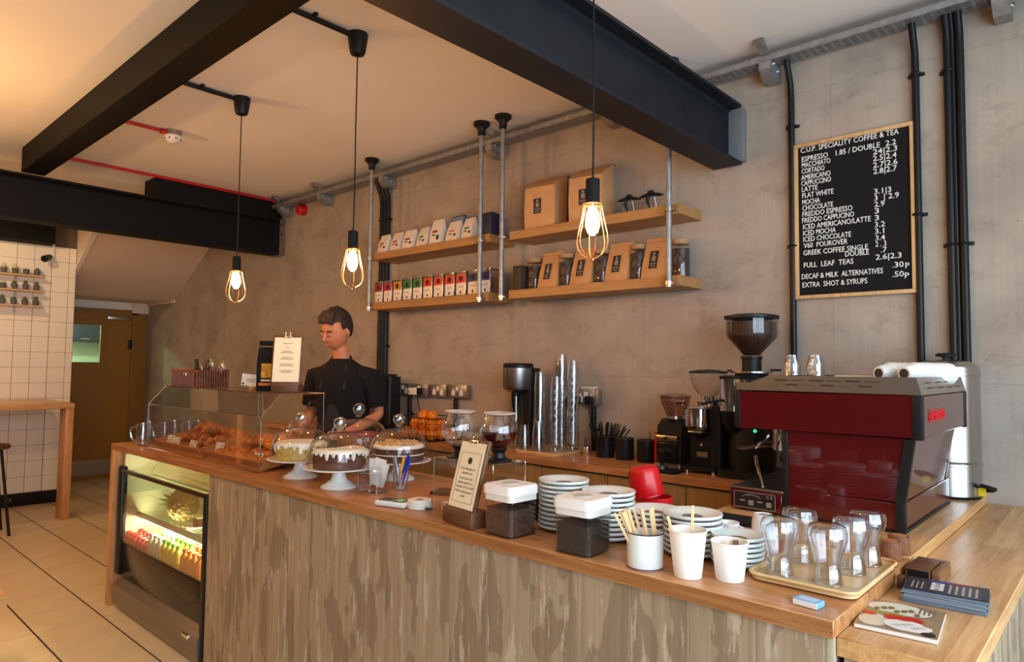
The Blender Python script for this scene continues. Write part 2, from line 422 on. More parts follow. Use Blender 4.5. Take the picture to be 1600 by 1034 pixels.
# stair underside and the passage with the yellow door
PLAST = mat('stair_plaster', lin(226,206,186), .85, bump=.08, bscale=6)
struct('trim_2', B().prism([(-9.9,2.30),(-8.98,2.30),(-7.55,3.149),(-9.9,3.149)], 'y', -1.21, -.002), PLAST)
struct('trim_3', B().prism([(-9.02,2.285),(-8.95,2.30),(-7.53,3.145),(-7.62,3.145)], 'y', -1.225, -1.18), WT)
struct('trim_4', B().box(-9.88, -8.97, -.03, -.003, 2.265, 2.30).box(-9.88,-9.86,-.2,-.003,2.16,2.30), PLAST)
YEL = mat('door_yellow', lin(150,104,10), .45, var=.04)
YELF = mat('door_frame_yellow', lin(140,98,14), .5)
we = struct('wall_end', B().box(-10.0, -9.9, -1.3, -.98, 0, 3.14).box(-10.0, -9.9, -.98, -.02, 2.20, 3.14), WHITE)
struct('wall_passage', B().box(-9.9, -8.8, -1.35, -1.212, 0, 3.14), WT)
d = struct('door_1', B().box(-9.935, -9.895, -.95, -.88, 0, 2.14).box(-9.935, -9.895, -.56, -.2, 0, 2.14).box(-9.935, -9.895, -.88, -.56, 0, 1.50).box(-9.935, -9.895, -.88, -.56, 1.98, 2.14), YEL)
part('pane', B().box(-9.918, -9.912, -.88, -.56, 1.50, 1.98), GLASS, d)
part('door_frame', B().box(-9.94, -9.88, -.2, -.003, 0, 2.2).box(-9.94, -9.88, -.98, -.12, 2.14, 2.2), YELF, d)
part('hinge', B().box(-9.89, -9.872, -.235, -.19, 1.68, 1.80, .004), BLACK, d)
part('hinge', B().box(-9.89, -9.872, -.235, -.19, .3, .42, .004), BLACK, d)
part('kick_plate', B().box(-9.894, -9.888, -.93, -.22, .06, .25), STEELR, d)
part('door_closer', B().box(-9.894, -9.85, -.5, -.22, 2.06, 2.11, .005), STEEL, d)
KIT = mat('kitchen_white', lin(225,235,215), .6)
struct('wall_kitchen', B().box(-11.8, -11.7, -1.8, 0, 0, 3.1).box(-11.8, -10, -1.8, -1.7, 0, 3.1).box(-11.8,-10,-1.8,0,2.5,2.6), KIT)
k = thing('wall_cabinet', 'dark cupboard seen through the small window of the yellow door', 'cabinet', (-11.5, -.40, 1.80))
part('body', B().box(-.18, .15, -.3, .42, 0, .5, .01), mat('cab_dark', lin(50,60,80), .4), k)
part('handle', B().box(.15, .17, .0, .12, .03, .05, .004), STEEL, k)
# bulkhead above the tiles
struct('trim_5', B().box(-8.95, -8.45, -6.5, -1.455, 2.755, 3.149), STEELW)

# ---------------------------------------------------------------- steel beams
def ibeam(b, axis, u0, u1, c, w, z0, z1, tf=.016, tw=.012):
    p = [(c-w/2,z0),(c+w/2,z0),(c+w/2,z0+tf),(c+tw/2+.012,z0+tf+.002),(c+tw/2,z0+tf+.014),(c+tw/2,z1-tf-.014),(c+tw/2+.012,z1-tf-.002),(c+w/2,z1-tf),(c+w/2,z1),(c-w/2,z1),(c-w/2,z1-tf),(c-tw/2-.012,z1-tf-.002),(c-tw/2,z1-tf-.014),(c-tw/2,z0+tf+.014),(c-tw/2-.012,z0+tf+.002),(c-w/2,z0+tf)]
    return b.prism(p, axis, u0, u1)
tag(part('steel_beam', ibeam(B(), 'y', -5.2, -.05, -1.570, .158, 2.576, 2.90), STEELB), 'black I-beam across the ceiling in the foreground, ending by the menu board', 'beam')
pl = tag(part('bearing_plate', B().box(-1.62, -1.485, -.047, -.002, 2.60, 2.88, .003), mat('plate_grey', lin(112,116,120), .6)), 'pale grey bearing plate on the wall at the end of the foreground beam', 'plate')
b1 = tag(part('steel_beam', B().box(-6.28, 1.38, -2.215, -2.06, 2.955, 3.149, .006), STEELW), 'long black boxed beam along the ceiling beside the pendant lamps', 'beam')
bl = thing('steel_beam', 'deep black I-beam crossing the far left, ending at the concrete wall', 'beam', (-6.38, 0, 2.60))
part('beam_section', ibeam(B(), 'y', -6.0, -.06, 0, .17, 0, .355, .018), mat('beam_black', (.005,.005,.005,1), .65, spec=.2), bl)
part('packing_box', B().box(-.22, .075, -1.22, -.03, .357, .545), mat('beam_black', (.005,.005,.005,1), .65, spec=.2), bl)
part('end_plate', B().box(-.1, .1, -.06, -.003, -.01, .36), STEELR, bl)
for sx in (-.05, .05): part('bolt', B().cyl((.088, -.045, .10+abs(sx)*2+(.1 if sx>0 else 0)), .009, .012, 8, 'x'), CHROME, bl)

# ---------------------------------------------------------------- cable tray along the wall
ct = thing('cable_tray', 'perforated galvanised cable tray running along the wall under the ceiling', 'cable tray', (0, 0, 3.055))
def tray_run(x0, x1):
    b = B(); y0, y1 = -.135, -.025; x = x0
    # perforated base: rows of slots left open
    while x < x1-1e-6:
        xe = min(x+.30, x1)
        part('tray_segment', tray_seg(xe-x), GALV, ct, loc=(x, 0, 0)); x = xe
def tray_seg(L):
    b = B(); y0, y1 = -.135, -.025
    b.box(0, L, y0-.002, y0, 0, .032); b.box(0, L, y1, y1+.002, 0, .032); b.box(0, L, y0-.002, y0+.010, .030, .034)
    rows = [(y0+.012+.0165*i, y0+.012+.0165*i+.007) for i in range(6)]
    ycur = y0
    for a, c in rows:
        b.box(0, L, ycur, a, -.0015, 0); x = 0; i = 0
        while x < L-1e-6:
            w = .012 if i % 2 == 0 else .026
            if i % 2 == 0: b.box(x, min(x+w, L), a, c, -.0015, 0)
            x += w; i += 1
        ycur = c
    b.box(0, L, ycur, y1, -.0015, 0)
    return b
tray_run(-6.5, -.1)
part('cable_shade_strip', B().box(-6.45, -.12, -.122, -.04, .003, .016, .003), BLACKM, ct)  # flat black strip added so the slots look dark, standing for shade and cabling
for i, x in enumerate((-6.72+.55, -5.45, -4.52, -3.28, -2.3, -1.33, -.36)):
    w = ('under the dark far left beam','left of the tall black wall conduits','above the tall black wall conduits','between the two shelf units','above the kraft coffee bags','right of the foreground beam','at the far right end of the tray')[i]
    br = thing('tray_bracket', 'galvanised wall bracket carrying the cable tray, '+w, 'bracket', (x, 0, 3.0), 0, 'cable tray brackets')
    part('channel', B().prism([(-.14,.052),(-.005,.052),(-.005,-.030),(-.09,-.030),(-.14,.015)], 'x', -.03, .03), GALV, br)
    part('arm', B().prism([(-.215,.140),(-.145,.088),(-.135,.092),(-.20,.149)], 'x', -.022, .022), GALV, br)
    for yy, zz in ((-.10,.045),(-.05,.02)): part('bolt', B().cyl((.03,yy,zz), .008, .01, 8, 'x'), CHROME, br)

# ---------------------------------------------------------------- conduits on the wall
def conduit(label, xs, z0, z1, r=.016, clips=(), bends=None, wob=0):
    t = thing('wall_conduit', label, 'conduit', (xs, 0, z0))
    pts = [(0, -.022, 0), (0, -.022, z1-z0-.16), (0, -.03, z1-z0-.08), (0, -.075, z1-z0+.02), (0,-.08,z1-z0+.05)] if bends is None else bends
    part('pipe', B().tube(pts, r, 10), BLACK, t)
    for z in clips:
        cl = part('saddle_clip', B().box(-.034, .034, -.007, -.001, z-z0-.008, z-z0+.008, .002).tube([(r*1.25*math.cos(a), -.022-r*1.25*math.sin(a), z-z0) for a in [PI*k/8 for k in range(-1,10)]], .006, 6), BLACK, t)
    return t
conduit('thin black conduit on the wall just left of the menu board', -1.243, 1.35, 3.02, .0155, (2.73, 2.12))
conduit('black conduit on the wall just right of the menu board', -.690, 1.30, 3.02, .0155, (2.84, 2.2))
conduit('left pipe of the three black conduits at the far right', -.566, 1.2, 3.06, .0165, (2.82, 2.05))
conduit('middle pipe of the three black conduits at the far right', -.546, 1.2, 3.06, .010)
conduit('right pipe of the three black conduits at the far right', -.520, 1.2, 3.06, .0165, (2.05,))
conduit('left pipe of the three black conduits behind the tea shelf', -4.645, 1.40, 3.0, .019, (2.72,))
conduit('middle pipe of the three black conduits behind the tea shelf', -4.602, 1.40, 3.0, .019)
conduit('right pipe of the three black conduits behind the tea shelf', -4.560, 1.40, 3.0, .019, (2.72, 2.0, 1.66))

# red alarm conduits, sounder and smoke detector
tag(part('alarm_conduit', B().tube([(-6.27,-2.05,3.135),(-6.275,-1.4,3.135),(-6.285,-.5,3.135),(-6.285,-.16,3.13),(-6.28,-.10,3.115),(-6.27,-.085,3.05)], .013, 8), REDC), 'red conduit running beside the far left beam to the wall', 'conduit')
tag(part('alarm_conduit', B().tube([(-5.02,-2.06,3.137),(-5.02,-1.66,3.137)], .011, 8).tube([(-5.0,-1.9,3.137),(-5.0,-1.66,3.137)], .006, 6), REDC), 'short red conduit leading to the ceiling smoke detector', 'conduit')
sd = thing('smoke_detector', 'round white smoke detector on the ceiling with red cable', 'smoke detector', (-5.0, -1.59, CEIL_Z))
part('base', B().lathe([(0,-.001),(.055,-.001),(.055,-.035),(0,-.035)], 24), STEELR, sd)
part('body', B().lathe([(0,-.036),(.055,-.036),(.06,-.052),(.05,-.07),(.028,-.086),(0,-.088)], 24), WHITE, sd)
part('cable_gland', B().cyl((0,-.085,-.02), .018, .04, 10, 'y'), REDC, sd)
for k in range(8):
    a = 2*PI*k/8; part('vent_slot', B().box(-.006,.006,-.003,.003,-.066,-.056, M=Matrix.Translation((.053*math.cos(a),.053*math.sin(a),0)) @ Matrix.Rotation(a+PI/2,4,'Z')), BLACK, sd)
ab = thing('alarm_sounder', 'small red alarm sounder on the wall below the tray', 'alarm', (-5.92, -.002, 3.0))
part('base', B().cyl((0,-.02,0), .055, .02, 20, 'y'), REDC, ab)
part('body', B().lathe([(0,0),(.05,0),(.052,.03),(.04,.055),(0,.06)], 20, M=Matrix.Translation((0,-.02,0)) @ Matrix.Rotation(PI/2,4,'X')), REDC, ab)

# ================================================================== service counter
HC = .993
wk = tag(part('worktop', B().box(-4.762, -.462, -1.98, -1.34, .956, HC, .002, seg=1), OAK), 'long wooden worktop of the front service counter', 'worktop')
wk2 = tag(part('worktop', B().box(-1.13, -.462, -1.3395, -.002, .956, HC, .002, seg=1), OAKY), 'wooden worktop under the red espresso machine', 'worktop')
wk3 = tag(part('worktop', B().box(-5.6, -1.1305, -.53, -.002, .955, HC, .002, seg=1), OAK), 'wooden back worktop along the concrete wall', 'worktop')
cf = thing('service_counter', 'weathered plank service counter with a display fridge at its left end', 'counter', (-3.38, -1.965, 0))
edges = [-3.38,-3.205,-3.075,-2.931,-2.778,-2.614,-2.449,-2.284,-2.119,-1.954,-1.789,-1.622,-1.455,-1.287,-1.118,-.953,-.791,-.630,-.484]
for a, c in zip(edges, edges[1:]):
    part('plank', B().box(0, c-a-.0045, 0, .0032, 0, .9545, .0008, seg=1), PLANK, cf, loc=(a+3.38+.002, 0, 0))
part('backing', B().box(0, 2.9, .0033, .045, 0, .9545), mat('backing_light', lin(196,180,152), .8), cf)
part('corner_post', B().box(2.898, 2.914, 0, .02, 0, .9545, .002), mat('post_paint', lin(176,164,138), .7), cf)
part('end_panel', B().box(-4.762+3.38, -4.71+3.38, -.013, .625, .001, .9555, .002, seg=1), OAKZ, cf, 'upright wooden end panel')
part('side_panel', B().box(2.896, 2.914, .021, 1.96, .001, .9545), mat('backing_board', lin(70,56,42), .8), cf)
part('rear_board', B().box(-1.32, 2.88, .605, .62, .001, .954).box(2.26, 2.28, .62, 1.42, .001, .954), mat('carcass', lin(110,92,66), .7), cf)
# lower ledge on the right
lf = thing('side_counter', 'lower wooden side counter carrying magazines at the right', 'counter', (-.46, -1.94, 0))
part('ledge_top', B().box(-.005, .228, -.015, 1.937, .916, .9555, .002, seg=1), OAKY, lf)
for k in range(12):
    part('plank', B().box(.19, .21, 0, .155, 0, .9145, .0018, seg=1), PLANK, lf, loc=(0, k*.16, 0))
part('plank', B().box(.004, .186, 0, .02, 0, .9145, .0018, seg=1), PLANK, lf)
# back cabinets under the back worktop: one unit after another
CABW = wood('cabinet_veneer', lin(142,104,58), lin(160,120,70), lin(174,134,82), 'z', staves=False, rough=.5)
xs = [-5.58+.445*i for i in range(10)]+[-1.134]
for i, (a, c) in enumerate(zip(xs, xs[1:])):
    cab = thing('base_cabinet', f'{ORD[i]} wooden base cabinet from the left under the back worktop', 'cabinet', (a, -.02, 0), 0, 'back base cabinets')
    part('body', B().box(.001, c-a-.001, -.47, 0, .08, .954), CABW, cab)
    dr = part('door', B().box(.003, c-a-.003, -.49, -.471, .09, .945, .002, seg=1), CABW, cab)
    part('handle', B().tube([(.06,-.50,.80),(.06,-.515,.80),(.06,-.515,.68),(.06,-.50,.68)], .005, 6), STEEL, dr)
    part('plinth', B().box(0.002, c-a-.002, -.42, -.40, .001, .08), BLACK, cab)

# ---------------------------------------------------------------- display fridge set into the counter
fr = thing('display_fridge', 'black and steel display fridge lit from inside, built into the counter', 'fridge', (-4.62, -1.955, 0))
# local x 0..1.2, y 0 = front glass, +y = inside
part('sill', B().prism([(-.006,.015),(-.024,.06),(-.02,.15),(.03,.205),(.06,.205),(.06,.015)], 'x', 0, 1.19), mat('sill_steel', (.30,.27,.24,1), .38, .9), fr)
part('lower_panel', B().box(.012, 1.18, .004, .02, .205, .408, .003), BLACKG, fr)
part('upright', B().box(-.055, .012, -.005, .03, .205, .86, .008), BLACK, fr)
part('upright', B().box(1.175, 1.215, -.008, .03, .015, .85, .004), BLACK, fr)
part('top_bar', B().box(.0, 1.19, -.008, .014, .826, .848, .003), mat('bar_brown', lin(70,52,44), .3, .6), fr)
part('front_glass', B().box(.012, 1.176, .006, .011, .408, .826), glass('fridge_glass', (.96,.97,.95,1), 1.45, .9), fr)
cg = [(.008+.16*math.sin(a), .835+.075*(1-math.cos(a))) for a in [PI/2*k/6 for k in range(7)]]
b = B()
for (y0, z0), (y1, z1) in zip(cg, cg[1:]): b.quad((0,y0,z0),(1.19,y0,z0),(1.19,y1,z1),(0,y1,z1))
part('curved_glass', b, glass('fridge_glass', (.96,.97,.95,1)), fr)
INW = mat('fridge_liner', lin(214,206,170), .45)
part('back_wall', B().box(-.04, 1.2, .50, .52, .2, .93), INW, fr)
part('side_wall', B().box(-.06, -.04, .03, .52, .02, .93), INW, fr)
part('side_wall', B().box(1.2, 1.215, .03, .52, .02, .93), INW, fr)
part('inner_floor', B().box(-.04, 1.2, .02, .5, .345, .366), INW, fr)
part('top_liner', B().box(-.06, 1.215, .17, .52, .925, .94), INW, fr)
sh = part('shelf', B().box(-.03, 1.19, .12, .49, .545, .556), glass('shelf_glass', (.80,.88,.84,1), 1.5, 1.0), fr)
part('shelf_rail', B().box(-.03, 1.19, .10, .122, .535, .566, .003), STEELR, sh)
part('light_strip', B().box(0, 1.16, .125, .145, .520, .534), emission('fridge_led', (1,.90,.55,1), 190), fr, 'bright strip light under the fridge shelf')
part('light_strip', B().box(0, 1.16, .20, .215, .905, .915), emission('fridge_led_top', (1,.86,.42,1), 3), fr)
part('badge', B().box(1.02, 1.10, -.030, -.018, .12, .14, .004), CHROME, fr)
# ---------------------------------------------------------------- inside the fridge
FX, FY = -4.62, -1.955
bot_prof = [(0,0),(.026,0),(.027,.01),(.027,.12),(.022,.142),(.013,.156),(.013,.168),(0,.168)]
def bottle(juice, cap, label, loc, group):
    t = thing('juice_bottle', label, 'bottle', loc, 0, group)
    part('bottle_body', B().lathe(bot_prof, 12), juice, t)
    part('cap', B().lathe([(.016,.162),(.016,.186),(0,.187)], 12), cap, t)
    return t
def juicem(n, c): return mat(n, c, .2, trans=.35)
Jr = juicem('juice_red', lin(226,60,70)); Jw = juicem('juice_water', lin(240,240,225)); Jy = juicem('juice_yellow', lin(240,222,90)); Jo = juicem('juice_orange', lin(248,150,20))
Cr = mat('cap_red', lin(216,40,48), .4); Cg = mat('cap_green', lin(80,176,60), .4); Co = mat('cap_orange', lin(230,110,20), .4); Cb = mat('cap_clear', lin(235,235,225), .4)
zf = .3665
spec = [('red', Jr, Cr, 'red-capped', .0, 6), ('clear', Jw, Cb, 'white-capped clear', .375, 3), ('green', Jy, Cg, 'green-capped yellow', .565, 4), ('orange', Jo, Co, 'orange-capped orange', .84, 4)]
for nm, j, c, d_, x0, n in spec:
    proto = None
    for row in range(2):
        for k in range(n):
            loc = (FX+x0+.062*k, FY+.052+.07*row, zf)
            lab = f'{d_} juice bottle, {ORD[k]} from the left in the {"front" if row==0 else "back"} row of the fridge'
            if proto is None: q_ = proto = bottle(j, c, lab, loc, d_+' bottles in the fridge')
            else: q_ = clone(proto, loc, 0, lab)
            q_.scale = (.95,.95,.50) if nm == 'red' else (.95,.95,.76)
# on the glass shelf
zs = .5565
pa = thing('pineapple', 'whole pineapple on the glass shelf of the fridge', 'pineapple', (FX+.37, FY+.225, zs+.085))
PINE = mat('pineapple_skin', lin(128,104,44), .6, var=.4, vscale=70)
b = B().ell((0,0,0), (.115,.082,.084), 20, 14)
part('body', b, PINE, pa)
eye = B().ell((0,0,0), (.015,.015,.008), 6, 4).mesh('eye', mat('pineapple_eye', lin(150,122,58), .55))
for i in range(-4, 5):
    for k in range(11):
        u = i/4.6; a = 2*PI*(k+.5*(i%2))/11
        p = Vector((.115*u, .082*math.sqrt(1-u*u)*math.cos(a), .084*math.sqrt(1-u*u)*math.sin(a)))
        if p.y > .03: continue
        n = Vector((p.x/.115**2, p.y/.082**2, p.z/.084**2)).normalized()
        o = link('eye', eye, pa, p, n.to_track_quat('Z','Y').to_euler())
for k in range(9):
    a = 2*PI*k/9; part('leaf', B().tube([(-.11,0,0),(-.16,.03*math.cos(a),.03*math.sin(a)),(-.24,.06*math.cos(a),.05*math.sin(a))], [.012,.012,.001], 5), mat('leaf_green', lin(70,98,40), .5), pa)
me_ = thing('watermelon', 'dark green melon beside the pineapple in the fridge', 'melon', (FX+.12, FY+.33, zs))
part('body', B().ell((0,0,.075), (.105,.08,.075), 20, 12), mat('melon_green', lin(52,70,26), .35, var=.4, vscale=22), me_)
part('stem', B().tube([(-.10,0,.08),(-.125,0,.09)], .005, 6), mat('stem_brown', lin(110,90,50), .7), me_)
ml = thing('sliced_melon', 'pale yellow melon standing at the right of the pineapple', 'melon', (FX+.66, FY+.36, zs))
part('body', B().ell((0,0,.075), (.10,.075,.075), 18, 10), mat('melon_yellow', lin(222,200,110), .45, var=.12, vscale=30), ml)
part('stem', B().tube([(0,0,.148),(.01,0,.165)], .005, 6), mat('stem_brown', lin(110,90,50), .7), ml)
pt = thing('dessert_plate', 'white plate on the fridge shelf carrying a brown cake slice', 'plate', (FX+.61, FY+.215, zs))
part('dish', B().lathe([(0,0),(.05,0),(.085,.014),(.085,.017),(.05,.005),(0,.004)], 24), CHINA, pt)
ck = thing('cake_slice', 'brown cake slice on the white plate in the fridge', 'cake', (FX+.62, FY+.215, zs+.0055))
part('sponge', B().box(-.03,.04,-.025,.03,0,.05,.006), mat('brown_cake', lin(96,58,34), .8, bump=.6, bscale=90), ck)
part('topping', B().box(-.031,.041,-.026,.031,.0505,.058,.003), mat('cream', lin(236,222,196), .6), ck)
pt2 = thing('dessert_plate', 'white plate with wrapped food at the right end of the fridge shelf', 'plate', (FX+.82, FY+.215, zs))
part('dish', B().lathe([(0,0),(.045,0),(.072,.014),(.072,.017),(.045,.005),(0,.004)], 24), CHINA, pt2)
part('wrapped_food', B().box(-.035,.035,-.03,.03,.006,.05,.015), mat('wrap', lin(214,200,160), .3), pt2)

# ================================================================== shelves on the wall
def shelf(label, x0, x1, zt):
    return tag(part('wall_shelf', B().box(x0, x1, -.25, -.002, zt-.055, zt, .0015, seg=1), SHELFW), label, 'shelf')
ZU, ZL = 2.376, 1.993
shelf('upper wooden shelf of the left unit carrying small white coffee packets', -4.45, -3.15, ZU+.012)
shelf('lower wooden shelf of the left unit carrying tea tins', -4.46, -3.15, ZL)
shelf('upper wooden shelf of the right unit carrying two large kraft bags', -2.968, -1.745, ZU)
shelf('lower wooden shelf of the right unit carrying pouches and jars', -2.968, -1.742, ZL)
def pole(label, x):
    t = thing('shelf_pole', label, 'pole', (x, -.272, 1.93), 0, 'galvanised shelf poles')
    part('pipe', B().cyl((0,0,.02), .0155, 1.16, 14), GALV, t)
    part('ceiling_flange', B().lathe([(.017,1.13),(.026,1.135),(.026,1.17),(.04,1.19),(.056,1.2),(.056,1.2195),(0,1.2195)], 20), BLACK, t)
    for z in (.02, .412):
        part('clamp', B().lathe([(.017,z-.012),(.0225,z-.01),(.0225,z+.012),(.017,z+.014)], 14).box(.018,.034,-.008,.020,z-.008,z+.008,.002), STEEL, t)
    part('end_cap', B().lathe([(0,0),(.018,0),(.0185,.02),(.016,.022)], 14), STEEL, t)
pole('steel pole at the left end of the tea shelves', -4.455)
pole('steel pole at the right end of the tea shelves', -3.215)
pole('steel pole at the left end of the kraft bag shelves', -3.015)
pole('steel pole at the right end of the kraft bag shelves, rising behind the foreground beam', -1.797)

# --- small white coffee packets (upper left shelf)
PK = mat('packet_white', lin(226,216,200), .55, bump=.3, bscale=25)
def packet(label, loc, h, w, accent, rz, tilt):
    t = thing('coffee_packet', label, 'packet', loc, rz, 'white coffee packets on the upper tea shelf')
    d = .035
    b = B(); rows = [(0, w/2, d), (.02, w/2, d), (h*.55, w/2, d*.8), (h*.85, w/2*.97, d*.35), (h, w/2*.96, .004)]
    ring = []
    for z, hw, hd in rows:
        y = tilt*z
        ring.append([b.bm.verts.new(p) for p in ((-hw,-hd+y,z),(hw,-hd+y,z),(hw,hd+y,z),(-hw,hd+y,z))])
    for A, D in zip(ring, ring[1:]):
        for k in range(4): b.bm.faces.new((A[k],A[(k+1)%4],D[(k+1)%4],D[k]))
    b.bm.faces.new(ring[0][::-1]); b.bm.faces.new(ring[-1])
    part('bag', b, PK, t)
    f = lambda z: -d-.0012+ (d*.2)*(z/(h*.55)) + tilt*z
    def pr(nm, x0, x1, z0, z1, m): part(nm, B().quad((x0,f(z0),z0),(x1,f(z0),z0),(x1,f(z1),z1),(x0,f(z1),z1)), m, t)
    pr('print_title', -w*.3, w*.18, h*.46, h*.56, accent)
    pr('print_line', -w*.3, -w*.02, h*.34, h*.40, INK)
    pr('print_emblem', w*.12, w*.36, h*.14, h*.36, INK)
    pr('print_line', -w*.3, w*.05, h*.08, h*.12, mat('print_grey', lin(120,110,100), .8))
acc = [lin(170,60,60), lin(160,60,60), lin(150,50,60), lin(60,130,70), lin(150,50,60), lin(200,130,60), lin(70,140,80)]
for i in range(7):
    x = -4.375+.1585*i+(.02 if i > 4 else 0); big = i == 4
    packet(f'{ORD[i]} small white coffee packet from the left on the upper tea shelf', (x, -.185, ZU+.0125), .150 if not big else .185, .112+.006*(i%3), mat(f'accent_{i}', acc[i], .6), random.uniform(-.12,.06), .05+.05*(i%2))
nv = thing('tea_box', 'dark navy box at the right end of the upper tea shelf', 'box', (-3.235, -.13, ZU+.0125))
part('box_body', B().box(-.045,.045,-.06,.06,0,.16,.002), mat('navy_card', lin(28,34,60), .5), nv)
part('flap', B().box(-.045,.045,-.061,.0,.1605,.163), mat('navy_card', lin(28,34,60), .5), nv)
nv2 = thing('tea_box', 'pale blue packet lying behind the white coffee packets', 'packet', (-3.62, -.085, ZU+.0125))
part('box_body', B().box(-.07,.07,-.03,.03,0,.20,.012), mat('pale_blue', lin(120,140,170), .5), nv2)
part('seal', B().box(-.068,.068,-.006,.006,.2005,.212), mat('pale_blue_seal', lin(60,70,110), .5), nv2)

# --- tea tins (lower left shelf)
TINW = mat('tin_white', lin(232,222,208), .4); TINS = mat('tin_metal', (.55,.53,.50,1), .3, 1)
cols = [lin(180,24,50), lin(190,30,60), lin(206,140,30), lin(40,130,50), lin(46,134,60), lin(226,62,26), lin(228,66,28), lin(226,58,26), lin(230,62,28), lin(50,48,110), lin(48,46,106)]
wds = ['dark crimson','crimson','mustard','green','green','orange red','orange red','orange red','orange red','purple blue','purple blue']
for i in range(11):
    x = -4.395+.1185*i
    t = thing('tea_tin', f'{wds[i]} and white tea tin, {ORD[i]} from the left on the lower tea shelf', 'tin', (x, -.165, ZL+.0005), 0, 'tea tins')
    part('tin_body', B().box(-.05,.05,-.06,.06,0,.158,.004), TINS, t)
    part('label_lower', B().box(-.044,.044,-.0615,-.0595,.006,.088), TINW, t)
    part('label_upper', B().box(-.044,.044,-.0615,-.0595,.088,.148), mat(f'tin_{i}', cols[i], .45), t)
    part('lid', B().box(-.051,.051,-.061,.061,.1585,.17,.003), TINS, t)
    part('emblem', B().lathe([(0,0),(.021,0),(.021,.0015),(0,.0015)], 6, M=Matrix.Translation((0,-.0616,.118)) @ Matrix.Rotation(PI/2,4,'X') @ Matrix.Rotation(PI/6,4,'Z')), INK, t)
    part('print_drop', B().ell((0,-.0617,.022), (.008,.001,.011), 8, 6), INK, t)
    part('print_line', B().box(-.026,.026,-.0622,-.0612,.058,.062), mat('print_grey', lin(120,110,100), .8), t)
bx = thing('storage_box', 'dark box beside the tea tins between the two shelf units', 'box', (-3.02, -.15, ZL-.06), 0)
bx.location.z = ZL+.0005; bx.location.x = -2.925
part('box_body', B().box(-.035,.035,-.07,.07,0,.15,.002), mat('dark_card', lin(60,46,34), .6), bx)
part('lid', B().box(-.036,.036,-.071,.071,.1505,.162,.002), mat('dark_card', lin(60,46,34), .6), bx)

# --- kraft bags
LBL = mat('label_black', (.02,.02,.02,1), .6); LBG = mat('label_grey', lin(150,135,115), .7)
def label_art(t, y, x0, x1, z0, z1, til=0):
    w, h = x1-x0, z1-z0
    f = lambda z: y+til*z
    def q(nm, a, c, e, g, m, off): part(nm, B().quad((a,f(e)-off,e),(c,f(e)-off,e),(c,f(g)-off,g),(a,f(g)-off,g)), m, t)
    q('label', x0, x1, z0, z1, LBL, .001)
    q('label_figure', x0+w*.30, x0+w*.72, z0+h*.42, z0+h*.70, LBG, .0018)
    q('label_figure', x0+w*.38, x0+w*.62, z0+h*.74, z0+h*.92, LBG, .0018)
    q('label_text', x0+w*.14, x0+w*.86, z0+h*.24, z0+h*.30, LBG, .0018)
    q('label_text', x0+w*.22, x0+w*.78, z0+h*.10, z0+h*.15, LBG, .0018)
def kraft_big(label, loc, rz):
    t = thing('kraft_bag', label, 'bag', loc, rz, 'large kraft coffee bags')
    w, d, h = .112, .075, .26
    b = B(); rows = [(0,w,d,0),(.02,w,d,0),(h*.5,w*1.02,d*1.04,0),(h,w,d*.98,0),(h+.045,w*.99,d*.55,.03),(h+.085,w*.97,.012,.075),(h+.092,w*.96,.006,.10)]
    ring = []
    for z, hw, hd, y in rows: ring.append([b.bm.verts.new(p) for p in ((-hw,-hd+y,z),(0,-hd+y-.004,z),(hw,-hd+y,z),(hw,hd+y if hd+y<.085 else .085,z),(-hw,hd+y if hd+y<.085 else .085,z))])
    for A, D in zip(ring, ring[1:]):
        for k in range(5): b.bm.faces.new((A[k],A[(k+1)%5],D[(k+1)%5],D[k]))
    b.bm.faces.new(ring[0][::-1]); b.bm.faces.new(ring[-1])
    part('bag', b, KRAFT, t)
    part('fold_clip', B().box(-w*.94, w*.94, .100, .112, h+.088, h+.096), mat('tin_tie', lin(110,78,50), .6), t)
    label_art(t, -d-.006, -.040, .018, .09, .185)
    return t
kraft_big('large kraft paper coffee bag at the left of the upper right shelf', (-2.74, -.155, ZU+.0005), .10)
kraft_big('large kraft paper coffee bag behind the nearest pendant lamp', (-2.385, -.155, ZU+.0005), .10)
def pouch(label, loc, rz):
    t = thing('kraft_pouch', label, 'pouch', loc, rz, 'kraft coffee pouches on the lower right shelf')
    w, d, h = .078, .036, .232
    b = B(); rows = [(0,w*.95,d),(.012,w,d),(h*.4,w,d*.85),(h*.8,w,d*.4),(h*.92,w,.008),(h,w,.005)]
    ring = []
    for z, hw, hd in rows: ring.append([b.bm.verts.new(p) for p in ((-hw,-hd+.16*z,z),(0,-hd-.008*(z<h*.8)+.16*z,z),(hw,-hd+.16*z,z),(hw,hd+.16*z,z),(-hw,hd+.16*z,z))])
    for A, D in zip(ring, ring[1:]):
        for k in range(5): b.bm.faces.new((A[k],A[(k+1)%5],D[(k+1)%5],D[k]))
    b.bm.faces.new(ring[0][::-1]); b.bm.faces.new(ring[-1])
    part('bag', b, KRAFT, t)
    part('seal', B().box(-w, w, .16*h*.9-.010, .16*h*.9-.006, h*.88, h*.915), mat('seal_kraft', lin(176,130,84), .6), t)
    label_art(t, -d-.0085, -.030, .024, .055, .155, .235)
    return t
JL = [(-2.685,'left'),(-2.430,'second'),(-2.175,'third'),(-1.930,'right')]
for i, (x, w) in enumerate(JL):
    pouch(['kraft coffee pouch at the left of the lower shelf, between two bean jars','kraft coffee pouch below the nearest pendant lamp, second from the left','kraft coffee pouch third from the left on the lower shelf','kraft coffee pouch farthest right, beside the corked bean jar'][i], (x, -.175, ZL+.0005), -.05)
